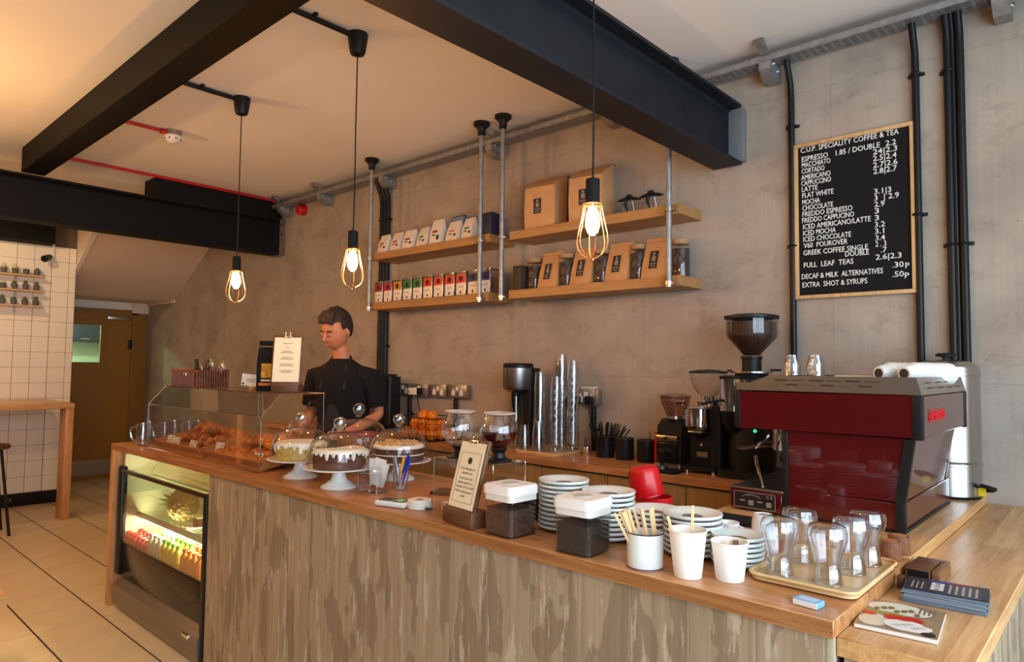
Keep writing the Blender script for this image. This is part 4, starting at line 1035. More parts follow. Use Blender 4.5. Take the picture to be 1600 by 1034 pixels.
ICE = mat('icing', lin(244,232,212), .35, bump=.15, bscale=25); NUT = mat('nuts', lin(200,150,84), .7, bump=.5, bscale=60)
HG = .086
def cake(label, loc, r, h, m, icing, drips, cut=None, filling=False, nuts=False, name='round_cake'):
    t = thing(name, label, 'cake', loc)
    a0, a1 = cut if cut else (0, None)
    prof = [(0,0),(r,0),(r*1.01,h*.5),(r*.985,h),(0,h)]
    b = B().lathe(prof, 36, a0=a0, a1=a1)
    if cut:
        for a in cut:
            c_, s_ = math.cos(a), math.sin(a)
            b.quad((0,0,0),(r*c_,r*s_,0),(r*.985*c_,r*.985*s_,h),(0,0,h))
    part('sponge', b, m, t)
    pr = [(0,h+.001),(r*.97,h+.001),(r*1.015,h-.004),(r*1.02,h+.004),(r*.95,h+.011),(0,h+.013)]
    part('icing', B().lathe(pr, 36, a0=a0, a1=a1), icing, t)
    rnd = random.Random(hash(label) % 1000)
    if drips:
        for k in range(16):
            a = (a0+(a1-a0)*(k+.5)/16) if cut else 2*PI*k/16
            l = rnd.uniform(.008, .034)
            part('icing_drip', B().tube([(r*1.012*math.cos(a), r*1.012*math.sin(a), h+.002),(r*1.018*math.cos(a), r*1.018*math.sin(a), h-l*.5),(r*1.015*math.cos(a), r*1.015*math.sin(a), h-l)], [.010,.008,.004], 6), icing, t)
    if filling:
        part('cream_filling', B().lathe([(r*.9,h*.46),(r*1.018,h*.46),(r*1.018,h*.54),(r*.9,h*.54)], 36, a0=a0, a1=a1), icing, t)
    if nuts:
        nm = B().ell((0,0,0), (.009,.007,.005), 6, 4).mesh('nut', NUT)
        for k in range(70):
            a = rnd.uniform(0, 2*PI); q = r*.93*math.sqrt(rnd.random())
            link('nut', nm, t, (q*math.cos(a), q*math.sin(a), h+.016+rnd.uniform(0,.005)), (rnd.random(), rnd.random(), rnd.random()*6))
    return t
S1, S2, S3, S4 = (-2.791,-1.814), (-2.45,-1.836), (-2.447,-1.530), (-2.80,-1.50)
cs = cake_stand('white cake stand nearest the pastry case, with a white iced cake', (*S1, HC+.0005))
clone(cs, (*S2, HC+.0005), 0, 'white cake stand in front, with the dark red cake')
clone(cs, (*S3, HC+.0005), 0, 'white cake stand behind the pen pot, with the nut-topped cake')
clone(cs, (*S4, HC+.0005), 0, 'white cake stand at the back, half hidden behind the other cakes')
S4z = HC+HG
dz = HC+HG+.0015
dm = dome('glass dome with knob over the white iced sponge cake', (*S1, dz), .97)
clone(dm, (*S2, dz), 0, 'glass dome with knob over the dark red cake in front')
clone(dm, (*S3, dz), 0, 'glass dome with knob over the nut-topped cake')
d4 = clone(dm, (*S4, dz), 0, 'glass dome with knob at the back over the brown loaf cake'); d4.scale = (1.08,1.08,1.16)
cz = HC+HG-.002
cake('golden sponge cake with dripping white icing', (*S1, cz), .108, .066, SPG, ICE, True)
cake('dark red cake with cream icing, a wedge cut out', (*S2, cz), .108, .068, CHOC, ICE, True, (math.radians(-110), math.radians(118)))
cake('dark layered cake with cream filling and chopped nuts on top', (*S3, cz), .112, .062, CARR, ICE, False, None, True, True)
cake('reddish brown cake under the rear glass dome', (*S4, cz), .10, .085, FRUIT, mat('red_glaze', lin(150,60,50), .3, bump=.4, bscale=40), False)

# --- receipt jar, pen glass, card reader, tokens, riser, leaflets
rj = thing('receipt_jar', 'square glass jar holding folded receipts and coins', 'jar', (-2.275, -1.79, HC+.0005), .25)
part('glass_body', B().rbox(-.052,.052,-.042,.042,0,.075,.012).lathe([(.045,.076),(.04,.085),(.042,.098),(.044,.104)], 24), GLASSD, rj)
for k in range(6): part('coin', B().cyl((-.03+.012*k,-.01+.008*(k%3),.004+.003*(k%2)), .011, .002, 12), mat('copper_coin', (.6,.34,.2,1), .35, 1), rj)
rp = thing('receipt', 'folded white receipts sticking out of the glass jar', 'receipt', (-2.262, -1.79, HC+.012), .25)
part('sheet', B().box(-.022,.034,-.002,.0,.014,.125, M=Matrix.Rotation(.18,4,'Y')), PAPERW, rp)
part('sheet', B().box(-.03,.02,.004,.006,.014,.12, M=Matrix.Rotation(-.05,4,'Y')), PAPERW, rp)
part('sheet', B().box(-.02,.03,.009,.011,.014,.11, M=Matrix.Rotation(.3,4,'Y')), PAPERW, rp)
pg = thing('pen_glass', 'small clear tumbler of pens on the counter', 'glass', (-2.245, -1.675, HC+.0005))
part('glass_body', B().lathe([(0,0),(.026,0),(.029,.006),(.033,.068),(.031,.068),(.027,.008),(0,.007)], 16), GLASSD, pg)
def pen(label, m, loc, tilt, tw, L=.14):
    t = thing('pen', label, 'pen', loc, tw)
    M = Matrix.Rotation(tilt,4,'Y')
    part('barrel', B().lathe([(0,0),(.0035,.01),(.0048,.03),(.0048,L),(0,L+.002)], 8, M=M), m, t)
    part('pocket_clip', B().box(.0048,.0075,-.0015,.0015,L-.045,L, M=M), m, t)
pen('thick blue pen leaning out of the tumbler', mat('pen_blue', lin(24,40,170), .35), (-2.257,-1.675,HC+.009), .30, .5, .135)
pen('second blue pen leaning right in the tumbler', mat('pen_blue2', lin(30,60,190), .35), (-2.25,-1.665,HC+.009), .26, .8, .12)
pen('grey metal pen leaning left in the tumbler', STEEL, (-2.235,-1.68,HC+.009), -.35, .3, .125)
pen('slim silver pen leaning left behind the others', STEELR, (-2.24,-1.685,HC+.009), -.22, .1, .125)
pen('yellow pencil in the tumbler beside the blue pens', mat('pencil', lin(230,170,40), .4), (-2.252,-1.682,HC+.009), .2, .3, .125)
cr = thing('card_reader', 'white card reader with small green screen lying on the counter', 'card reader', (-1.985, -1.905, HC+.0005), .30)
part('body', B().box(-.068,.06,-.034,.034,0,.02,.007,seg=3), mat('reader_white', lin(225,222,214), .4), cr)
part('display_bezel', B().box(.004,.05,-.027,.027,.0203,.0212), BLACKG, cr)
part('screen', B().box(.015,.04,-.018,.018,.0214,.0218), mat('green_lcd', lin(110,200,110), .4, emit=lin(110,220,110), es=.25), cr)
for a in range(4):
    for c in range(3): part('key', B().box(-.056+.014*a,-.046+.014*a,-.024+.018*c,-.012+.018*c,.0203,.0225,.001,seg=1), mat('key_dark', lin(50,70,60), .5), cr)
part('cable', B().tube([(.06,0,.008),(.10,-.01,.006),(.16,-.005,.0055)], .004, 6), mat('cable_blue', lin(50,70,90), .5), cr)
for k in range(3):
    tk = tag(part('label_roll', B().lathe([(.012,0),(.041,0),(.043,.002),(.043,.008),(.041,.010),(.012,.010)], 28), mat('roll_white', lin(236,228,214), .5), loc=(-1.896,-1.865,HC+.0005+.0103*k)), f'{["bottom","middle","top"][k]} white disc of the small stack beside the card reader', 'coaster', 'white discs beside the card reader')
ar = thing('acrylic_riser', 'clear acrylic riser box behind the allergy sign', 'riser', (-1.83, -1.858, HC+.0005))
part('front_panel', B().box(0,.29,0,.003,0,.183), ACRYL, ar); part('back_panel', B().box(0,.29,.155,.158,0,.183), ACRYL, ar)
part('side_panel', B().box(0,.003,.003,.155,0,.183), ACRYL, ar); part('side_panel', B().box(.287,.29,.003,.155,0,.183), ACRYL, ar)
part('top_panel', B().box(0,.29,0,.158,.1832,.1872), ACRYL, ar)
eg = B()
for x in (0,.29):
    for y in (0,.158): eg.tube([(x,y,.001),(x,y,.186)], .0016, 4)
    eg.tube([(x,0,.187),(x,.158,.187)], .0016, 4)
for y in (0,.158): eg.tube([(0,y,.187),(.29,y,.187)], .0016, 4)
part('polished_edges', eg, MATS['acrylic_edge_glass'], ar)
for k in range(8):
    tag(part('leaflet', B().box(-.05,.05,-.035,.035,0,.0035), PAPERW if k % 3 else mat('leaflet_pink', lin(220,200,190), .7), loc=(-1.765+.004*(k%3),-1.80,HC+.0006+.0036*k), rot=(0,0,.08*(k%3-1))), f'{ORD[k]} pale leaflet from the bottom of the pile under the acrylic riser', 'leaflet', 'leaflets under the riser')
tag(part('dark_folder', B().box(-.07,.07,-.05,.05,0,.012,.003), mat('folder_dark', lin(70,40,40), .5), loc=(-2.02,-1.60,HC+.0005), rot=(0,0,.4)), 'dark closed folder lying on the counter behind the card reader', 'folder')
def globe(label, loc, drink):
    t = thing('globe_jar', label, 'jar', loc, 0, 'glass globe jars on black bases')
    part('base', B().lathe([(0,0),(.045,0),(.046,.006),(.024,.014),(.020,.03),(.030,.042),(0,.042)], 24), BLACK, t)
    prof = [(0,.0425),(.022,.043),(.045,.056),(.060,.078),(.065,.102),(.061,.127),(.050,.146),(.047,.152),(.052,.162)]
    part('globe', B().lathe(prof, 32), GLASSD, t)
    part('rim', B().tube([(.052*math.cos(a),.052*math.sin(a),.162) for a in [2*PI*k/28 for k in range(28)]], .003, 6, True), mat('pink_rim', lin(190,160,150), .25), t)
    if drink: part('drink', B().lathe([(0,.046),(.022,.047),(.043,.058),(.0575,.079),(.0625,.102),(0,.102)], 28), drink, t, 'dark red drink')
    return t
RZ = HC+.0005+.1875
globe('clear glass globe jar on a black base, left one on the riser', (-1.745, -1.815, RZ), None)
globe('glass globe jar half full of dark red drink on the riser', (-1.588, -1.782, RZ), mat('red_drink', lin(70,6,10), .1, trans=.3))

# --- square canisters with white lids
def canister(label, loc, rz, fill):
    t = thing('square_canister', label, 'canister', loc, rz, 'square clear canisters with white lids')
    w = .060
    part('clear_body', B().rbox(-w,w,-w,w,0,.108,.018,5), GLASS, t)
    part('contents', B().rbox(-w+.004,w-.004,-w+.004,w-.004,.004,.080,.015,5), fill, t)
    part('collar', B().rbox(-w-.001,w+.001,-w-.001,w+.001,.104,.122,.018,5), mat('collar_white', lin(222,216,208), .5), t)
    part('lid', B().rbox(-w-.004,w+.004,-w-.004,w+.004,.1225,.146,.020,5), mat('lid_white', lin(240,232,226), .4), t)
    part('lid_top', B().rbox(-w,w,-w,w,.1462,.150,.016,5), mat('lid_white', lin(240,232,226), .4), t)
    part('lid_button', B().lathe([(0,.1502),(.028,.1502),(.026,.153),(.008,.1535),(0,.1545)], 20), mat('lid_grey', lin(190,186,180), .4), t)
    return t
DRK = mat('dark_tea', lin(40,30,26), .8, var=.5, vscale=150, bump=.9, bscale=160)
canister('square canister of coffee beans beside the allergy sign', (-1.420, -1.903, HC+.0005), math.radians(-2), mat('choc_shavings', lin(74,48,38), .7, var=.5, vscale=120, bump=1, bscale=130))
canister('square canister of dark loose tea beside the enamel mug', (-1.142, -1.908, HC+.0005), math.radians(3), DRK)

# --- saucer stacks
sa = B().lathe([(0,.004),(.034,.004),(.036,0),(.042,0),(.044,.003),(.070,.0085),(.078,.0105),(.0802,.0145),(.0795,.0185),(.076,.0190),(.060,.0125),(.040,.008),(.036,.0065),(0,.0065)], 36).mesh('saucer', GREYCH)
LOGO = mat('logo_grey', lin(104,100,98), .4)
def saucers(where, x, y, n, dz, s=1.0):
    for k in range(n):
        w = 'topmost' if k == n-1 else ('lowest' if k == 0 else f'{ORD[n-1-k]} from the top')
        o = link('saucer', sa, None, (x+random.uniform(-.0015,.0015), y+random.uniform(-.0015,.0015), HC+.0005+dz*k)); o.scale = (s,s,1)
        tag(o, f'grey saucer, {w}, stacked {where}', 'saucer', 'stacked saucers '+where)
        if k == n-1:
            part('logo_print', B().lathe([(0,.0066),(.028,.0066),(.028,.0070),(0,.0070)], 20), LOGO, o)
saucers('behind the left canister, tallest of all', -1.338, -1.745, 11, .0138)
saucers('between the two canisters', -1.170, -1.745, 10, .0138)
saucers('behind the wooden stirrers', -1.040, -1.700, 7, .0138)
saucers('behind the tall paper cup', -.905, -1.725, 8, .0138)
saucers('behind the short paper cup, of smaller saucers', -.772, -1.735, 6, .0124, .84)
# --- enamel mug, stirrers, paper cups
em = thing('enamel_mug', 'white enamel mug with dark blue rim holding wooden stirrers', 'mug', (-.937, -1.919, HC+.0005))
ENA = mat('enamel', lin(232,238,236), .2, coat=.3); NAVY = mat('enamel_rim', lin(24,26,60), .3)
part('mug_body', B().lathe([(0,0),(.043,0),(.046,.004),(.047,.085),(.0485,.088),(.0455,.088),(.0445,.006),(0,.005)], 36), ENA, em)
part('rim', B().tube([(.0475*math.cos(a),.0475*math.sin(a),.0885) for a in [2*PI*k/32 for k in range(32)]], .0016, 6, True), NAVY, em)
part('foot_line', B().tube([(.0452*math.cos(a),.0452*math.sin(a),.003) for a in [2*PI*k/32 for k in range(32)]], .0014, 6, True), NAVY, em)
part('handle', B().tube([(-.031,.034,.07),(-.050,.055,.066),(-.054,.060,.045),(-.048,.053,.025),(-.031,.034,.018)], .005, 8), ENA, em)
STIR = wood('stirrer', lin(214,170,116), lin(228,188,134), lin(238,204,152), 'z', staves=False, rough=.7)
st_me = B().box(-.0036,.0036,-.0009,.0009,0,.145,.0006,seg=1).mesh('wooden_stirrer', STIR)
for k in range(18):
    tl = -.12-.026*k*.9+random.uniform(-.01,.01); 
    o = link('wooden_stirrer', st_me, None, (-.937+.030-.0035*k*.6+random.uniform(-.004,.004), -1.919+random.uniform(-.018,.018), HC+.008), (random.uniform(-.10,.10), tl*.95, .74))
    tag(o, f'{ORD[17-k]} wooden stirrer from the left in the enamel mug', 'stirrer', 'wooden stirrers in the mug')
def papercup(label, loc, h, r0, r1):
    t = thing('paper_cup', label, 'cup', loc)
    part('cup_wall', B().lathe([(0,.004),(r0-.002,.004),(r0,0),(r0+.0008,.002),(r1,h),(r1-.001,h+.001),(r0-.0005,.006),(0,.0055)], 36), CUPP, t)
    part('rolled_rim', B().tube([(r1*math.cos(a),r1*math.sin(a),h) for a in [2*PI*k/36 for k in range(36)]], .0022, 6, True), CUPP, t)
    return t
papercup('taller white paper cup with a stirrer, on the front counter', (-.819, -1.915, HC+.0005), .112, .0325, .0455)
papercup('shorter white paper cup holding folded paper, on the front counter', (-.734, -1.866, HC+.0005), .090, .0325, .043)
for i, (dx, r, rz, l) in enumerate(((.008,.02,.74,'wooden stirrer standing upright in the taller paper cup'),(-.014,-.28,.74,'wooden stirrer leaning left in the taller paper cup'))):
    tag(link('wooden_stirrer', st_me, None, (-.819+dx, -1.915, HC+.012), (.05, r, rz)), l, 'stirrer').scale = (1,1,1.12 if i == 0 else .95)
for i, (a, c, l) in enumerate(((-.018,-.006,'cream paper slip in the shorter paper cup'),(.004,.018,'brown sugar sachet in the shorter paper cup'))):
    tag(part('sugar_sachet', B().box(a,c,-.0015,.0015,.0,.082,.001,seg=1), mat(['slip_cream','slip_brown'][i], [lin(236,214,176), lin(130,86,62)][i], .7), loc=(-.734,-1.85,HC+.007), rot=(-.12,0,.74)), l, 'sachet')

# --- tray of inverted double walled glasses
tr = thing('serving_tray', 'pale veneer serving tray holding upturned glasses', 'tray', (-.585, -1.655, HC+.0005), 0)
part('tray_bed', B().rbox(-.118,.122,-.178,.182,.004,.010,.03,6), TRAYW, tr)
poly = []
rim = []
for cx_, cy_, a0 in ((.095,.155,0),(-.091,.155,90),(-.091,-.151,180),(.095,-.151,270)):
    for k in range(7):
        a = math.radians(a0+15*k); rim.append((cx_+.030*math.cos(a), cy_+.030*math.sin(a), .017))
part('tray_rim', B().tube(rim, .0042, 6, True), TRAYW, tr)
b = B()
n_ = len(rim)
for i in range(n_):
    a, c = rim[i], rim[(i+1)%n_]
    b.quad((a[0]*.96,a[1]*.97,.007),(c[0]*.96,c[1]*.97,.007),(c[0],c[1],.017),(a[0],a[1],.017))
part('tray_wall', b, TRAYW, tr)
part('tray_foot', B().rbox(-.10,.104,-.155,.16,0,.004,.03,6), DARKW, tr)
def dwglass(label, loc):
    t = thing('double_wall_glass', label, 'glass', loc, 0, 'upturned double walled glasses on the tray')
    out = [(.033,0),(.0335,.003),(.029,.030),(.028,.045),(.034,.070),(.043,.100),(.0445,.118),(.040,.132),(.028,.137),(0,.137)]
    inn = [(.0315,.002),(.026,.032),(.024,.05),(.028,.075),(.034,.100),(.032,.115),(.018,.124),(0,.125)]
    part('outer_wall', B().lathe(out, 32), GLASSD, t)
    part('inner_wall', B().lathe(inn, 28), GLASSD, t)
    part('rim', B().tube([(.0325*math.cos(a),.0325*math.sin(a),.0015) for a in [2*PI*k/28 for k in range(28)]], .0014, 6, True), GLASSD, t)
    return t
gz = HC+.0115
g0 = dwglass('upturned double walled glass at the left front of the tray', (-.648, -1.775, gz))
for x, y, l in ((-.540,-1.765,'upturned double walled glass at the right front of the tray'),(-.655,-1.62,'upturned double walled glass at the back left of the tray'),(-.525,-1.635,'upturned double walled glass in the middle right of the tray'),(-.518,-1.525,'upturned double walled glass at the back right of the tray')):
    clone(g0, (x, y, gz), 0, l)
mtb = thing('match_box', 'small pale blue box on the counter corner in front of the tray', 'box', (-.532, -1.918, HC+.0005), -.12)
part('sleeve', B().box(-.027,.027,-.018,.018,0,.013,.001,seg=1), mat('box_blue', lin(120,170,220), .35), mtb)
part('inner_tray', B().box(-.0245,.0265,-.0195,-.0182,.001,.012), PAPERW, mtb)
part('print_panel', B().box(-.018,.018,-.012,.012,.0131,.0135), mat('box_print', lin(180,205,225), .4), mtb)
for i, (x, y, l) in enumerate(((-.500,-1.385,'brown cork disc block standing nearer the tray on the counter'),(-.497,-1.300,'brown cork disc block standing nearer the espresso machine'))):
    t = thing('cork_block', l, 'cork', (x, y, HC+.0005), .2)
    part('cork_body', B().lathe([(0,0),(.027,0),(.028,.003),(.028,.045),(.026,.048),(0,.048)], 20), mat('cork_dark', lin(120,72,40), .75, var=.4, vscale=60, bump=.5, bscale=80), t)
    part('cork_top', B().lathe([(0,.0482),(.02,.0482),(.02,.0495),(0,.0495)], 16), mat('cork_top', lin(160,104,62), .8), t)
wc2 = thing('espresso_cup', 'white upturned cup behind the tray, nearest the machine plate', 'cup', (-.842, -1.40, HC+.0005))
part('cup_body', B().lathe([(0,.068),(.02,.068),(.022,.07),(.028,.07),(.032,.05),(.035,.0),(.033,0),(.030,.05),(0,.06)], 28), CHINA, wc2)
part('foot_shadow', B().lathe([(0,.0683),(.012,.0683),(.012,.0688),(0,.0688)], 14), mat('foot_grey', lin(150,140,126), .6), wc2)
for i, (x, y) in enumerate(((-.985,-1.47),(-.925,-1.46))):
    t = thing('espresso_cup', ['left','right'][i]+' low white cup just behind the saucer stacks', 'cup', (x, y, HC+.0005))
    part('cup_body', B().lathe([(0,.004),(.018,.004),(.02,0),(.024,.004),(.032,.03),(.033,.042),(.031,.042),(.022,.008),(0,.007)], 24), CHINA, t)
    part('handle', B().tube([(.031,0,.035),(.045,0,.032),(.045,0,.018),(.027,0,.014)], .003, 6), CHINA, t)
dmk = tag(part('tamping_mat', B().box(-.09,.09,-.06,.06,0,.012,.004), BLACKM, loc=(-1.0,-1.255,HC+.0005), rot=(0,0,.05)), 'black rubber tamping mat before the espresso machine', 'mat')
# red plastic tubs
rt = thing('red_tub', 'red plastic tub standing behind the saucer stacks', 'tub', (-1.140, -1.525, HC+.0005))
part('tub_body', B().lathe([(0,.003),(.046,.003),(.048,0),(.055,.10),(.053,.10),(.046,.006),(0,.006)], 28), REDP, rt)
part('spout', B().box(-.066,-.05,-.012,.012,.075,.10,.003), REDP, rt)
rt2 = thing('red_scoop', 'red rounded scoop resting tilted on the red tub', 'scoop', (-1.172, -1.515, HC+.100), 0)
M = Matrix.Rotation(math.radians(-9),4,'Y') @ Matrix.Rotation(math.radians(8),4,'X')
part('scoop_body', B().lathe([(.050,0),(.053,.02),(.050,.075),(.043,.088),(.02,.093),(0,.094)], 28, M=M), REDP, rt2)
part('scoop_lip', B().tube([M @ Vector((.051*math.cos(a),.051*math.sin(a),0)) for a in [2*PI*k/28 for k in range(28)]], .003, 6, True), REDP, rt2)
sp = thing('sachet_holder', 'small dark holder of striped sachets behind the left canister', 'holder', (-1.50, -1.70, HC+.0005), .2)
part('holder_body', B().rbox(-.05,.05,-.028,.028,0,.07,.008), BLACK, sp)
for k in range(9): 
    part('sachet', B().box(-.004,.004,-.018,.018,.01,.088+.004*(k%3), M=Matrix.Translation((-.038+.0095*k,0,0)) @ Matrix.Rotation(.15,4,'Y')), [PAPERW, INK, mat('sachet_blue', lin(60,90,150), .5)][k%3], sp)

# ================================================================== on the lower ledge
LZ = .956
hb = thing('wooden_holder', 'dark walnut card holder block on the lower ledge', 'holder', (-.408, -1.375, LZ+.0005), 0)
part('block', B().box(-.042,.014,-.07,.07,.0,.038,.002), DARKW, hb)
part('block_side', B().box(.0165,.034,-.07,.07,.0,.038,.002), wood('walnut_light', lin(110,72,42), lin(130,88,54), lin(150,104,66), 'y', staves=False), hb)
part('slot', B().box(.0142,.0163,-.066,.066,.0,.030), BLACK, hb)
part('front_foot', B().box(-.046,-.030,-.145,-.12,.0,.030,.002), DARKW, hb)
part('recess', B().box(-.038,.010,-.0712,-.0702,.004,.034), BLACK, hb)
FLY = [mat('flyer_dark', lin(40,40,48), .35), mat('flyer_blue', lin(104,116,134), .35), mat('flyer_grey', lin(140,148,156), .35)]
for k in range(14):
    o = tag(part('flyer', B().box(-.088,.078,-.055,.055,0,.0022), FLY[0] if k == 13 else FLY[1+k%2], loc=(-.338+random.uniform(-.003,.003), -1.553+random.uniform(-.004,.004), LZ+.0006+.0023*k), rot=(0,0,.10+random.uniform(-.03,.03))), f'{"topmost" if k==13 else ORD[k]+" from the bottom"} glossy flyer in the pile on the lower ledge', 'flyer', 'flyers on the ledge')
    if k == 13:
        LW = mat('flyer_white', lin(225,220,215), .4)
        for j in range(5): part('print_line', B().box(.0+.013*j,.005+.013*j,-.046,.030,.0023,.0026), mat('flyer_text', lin(170,150,140), .4), o)
        for j in range(3): part('print_line', B().box(-.075+.010*j,-.072+.010*j,-.04,.02,.0023,.0026), mat('flyer_text', lin(170,150,140), .4), o)
        for j, (u, v) in enumerate(((-.036,-.034),(-.036,-.012),(-.036,.010))): part('print_title', B().box(u,u+.026,v,v+.018,.0023,.0026).box(u+.008,u+.018,v+.005,v+.012,.0026,.0028,mi=1), [LW, FLY[0]], o)
        part('print_patch', B().box(-.04,.0,.034,.053,.0023,.0026), mat('flyer_navy', lin(50,60,130), .4), o)
        part('print_patch', B().box(.003,.045,.040,.053,.0023,.0026), mat('flyer_red', lin(150,24,24), .4), o)
mg = thing('magazine', 'food magazine with red fruit and a white bowl on its cover', 'magazine', (-.388, -1.772, LZ+.0005), .10)
part('pages', B().box(-.075,.076,-.098,.100,0,.009,.001,seg=1), PAPERW, mg)
cv = part('cover', B().box(-.0755,.0765,-.0985,.1005,.0092,.0098), mat('cover_brown', lin(150,124,92), .3, var=.15, vscale=30), mg)
def blob(name, cx, cy, rx, ry, m, n=16, z=.0100, wob=.12, dz=.0002):
    rnd = random.Random(name+str(cx)); b = B()
    pts = [(cx+rx*(1+rnd.uniform(-wob,wob))*math.cos(2*PI*k/n), cy+ry*(1+rnd.uniform(-wob,wob))*math.sin(2*PI*k/n)) for k in range(n)]
    b.prism(pts, 'z', z, z+dz); part(name, b, m, cv)
blob('print_upper', -.01, .055, .062, .040, mat('cover_white', lin(226,218,200), .3), 12, .0099)
blob('print_greens', -.03, .008, .045, .012, mat('cover_green', lin(150,140,60), .3), 12, .0101)
blob('print_left', -.045, -.05, .028, .042, mat('cover_cream', lin(216,200,170), .3), 12, .0101)
blob('print_fruit', -.010, -.015, .022, .020, mat('cover_red', lin(205,44,30), .3), 12, .0103)
blob('print_fruit', .022, -.008, .022, .017, mat('cover_red', lin(205,44,30), .3), 12, .0105)
blob('print_fruit', -.058, -.012, .014, .012, mat('cover_red', lin(205,44,30), .3), 10, .0107)
blob('print_bowl', .018, -.055, .042, .032, mat('cover_bowl', lin(236,230,222), .3), 18, .0109)
for j in range(7): blob('print_leaf', -.05+.013*j, .030+.010*(j%3), .006, .010, mat('cover_olive', lin(120,112,70), .3), 8, .0113, .3)
for j in range(5): blob('print_petal', .0+.011*j, -.062+.009*(j%3), .008, .006, mat('cover_shade', lin(205,196,186), .3), 8, .0115, .3)
blob('print_dark', .060, -.082, .014, .012, mat('cover_dark', lin(40,34,34), .3), 10, .0111)
for i in range(4): part('print_title', B().box(.028+.009*i,.032+.009*i,.045,.092,.0101,.0104), mat('cover_title', lin(120,104,84), .4), cv)
# ================================================================== espresso machine
EX, EY, EZ = -.80, -.70, HC+.0005
em_ = thing('espresso_machine', 'dark red two-group espresso machine with steel top tray on the counter', 'espresso machine', (EX, EY, EZ))
EO = Matrix.Translation((-EX, -EY, -EZ))
def ep(name, b, m, label=None, parent=None): return part(name, b.xf(EO), m, parent or em_, label)
Y0, Y1 = -1.07, -.335
ep('upper_side_panel', B().prism([(-1.058,1.290),(-.508,1.294),(-.508,1.424),(-1.058,1.421)], 'y', Y0, Y0+.012), RED)
ep('upper_side_panel', B().prism([(-1.058,1.290),(-.508,1.294),(-.508,1.424),(-1.058,1.421)], 'y', Y1-.012, Y1), RED)
bp = ep('upper_back_panel', B().box(-.496,-.482,Y0+.012,Y1-.012,1.294,1.424,.002,seg=1), RED)
ep('upper_front_panel', B().box(-1.076,-1.06,Y0+.012,Y1-.012,1.30,1.421,.003), BLACK)
ep('upper_body', B().box(-1.058,-.498,Y0+.013,Y1-.013,1.296,1.42), BLACK)
for yy in (Y0, Y1):
    s_ = 1 if yy == Y0 else -1
    ep('corner_post', B().box(-.508,-.478,min(yy-.004*s_,yy+.022*s_),max(yy-.004*s_,yy+.022*s_),1.288,1.426,.003), BLACK)
    ep('corner_post', B().box(-1.080,-1.058,min(yy-.002*s_,yy+.02*s_),max(yy-.002*s_,yy+.02*s_),1.288,1.424,.003), BLACK)
tt = ep('top_tray', B().prism([(-1.080,1.4265),(-.480,1.4265),(-.494,1.481),(-.950,1.481)], 'y', Y0-.002, Y0+.001)
   .prism([(-1.080,1.4265),(-.480,1.4265),(-.494,1.481),(-.950,1.481)], 'y', Y1-.001, Y1+.002)
   .quad((-.480,Y0,1.4265),(-.480,Y1,1.4265),(-.494,Y1,1.481),(-.494,Y0,1.481)).quad((-1.080,Y0,1.4265),(-1.080,Y1,1.4265),(-.950,Y1,1.481),(-.950,Y0,1.481))
   .box(-1.07,-.485,Y0,Y1,1.4265,1.452), mat('tray_steel', (.52,.49,.45,1), .32, 1))
for k in range(6):
    x = -.93+.058*k
    ep('vent_slot', B().box(x, x+.046, Y0-.0035, Y0-.0022, 1.4635, 1.4665), mat('slot_light', (.75,.72,.66,1), .2, 1) if k % 2 else BLACK, None, tt)
    ep('vent_slot', B().box(x-.02, x+.022, Y0-.0035, Y0-.0022, 1.448, 1.451), BLACK if k % 2 else STEEL, None, tt)
for k in range(4):
    y = -.98+.15*k
    ep('vent_slot', B().box(-.4872,-.4862,y,y+.09,1.4635,1.4660), BLACK, None, tt); ep('vent_slot', B().box(-.4830,-.4820,y+.02,y+.11,1.446,1.4485), BLACK, None, tt)
me = text_mesh('badge_lettering', 'LA MARZOCCO', .036, mat('badge_red', lin(214,20,34), .3), extrude=.003)
xs_ = [v.co.x for v in me.vertices]; w_ = max(xs_)-min(xs_)
me.transform(EO @ Matrix.Translation((-.480,-.962,1.345)) @ Matrix.Rotation(PI/2,4,'Z') @ Matrix.Rotation(PI/2,4,'X') @ Matrix.Diagonal((.215/w_,1,1,1)))
o = link('badge_lettering', me, bp)
ep('badge', B().box(-.4822,-.4808,-.965,-.742,1.337,1.378,.0005,seg=1), mat('badge_back', lin(150,16,24), .3), None, bp)
# lower body
def taper(y, d): return B().prism([(-.900,1.289),(-.514,1.289),(-.543,1.092),(-.894,1.086)], 'y', y, y+d)
ep('lower_side_panel', taper(Y0+.014, .012), RED); ep('lower_side_panel', taper(Y1-.05, .012), RED)
lb = B(); lb.quad((-.512,Y0+.03,1.290),(-.512,Y1-.03,1.290),(-.541,Y1-.10,1.092),(-.541,Y0+.03,1.092)); lb.quad((-.522,Y0+.03,1.290),(-.522,Y1-.03,1.290),(-.551,Y1-.10,1.092),(-.551,Y0+.03,1.092))
ep('lower_back_panel', lb, RED)
ep('lower_body', B().prism([(-.885,1.289),(-.524,1.289),(-.555,1.09),(-.885,1.09)], 'y', Y0+.027, Y1-.11), BLACK)
ep('lower_post', B().prism([(-.530,1.289),(-.502,1.289),(-.532,1.09),(-.562,1.09)], 'y', Y0+.004, Y0+.026), BLACK)
ep('panel_screw', B().cyl((-.892,Y0+.0135,1.205), .0035, .002, 8, 'y'), BLACK)
ep('base', B().box(-.893,-.540,Y0+.01,Y1-.01,1.004,1.087,.002,seg=1), RED)
ep('base_post', B().box(-.560,-.530,Y0+.002,Y0+.02,.998,1.09,.003), BLACK)
ep('base_plinth', B().box(-.89,-.535,Y0+.02,Y1-.02,.994,1.004), BLACK)
ep('front_stile', B().box(-.912,-.893,Y0+.006,Y0+.026,1.0,1.289,.002), BLACK)
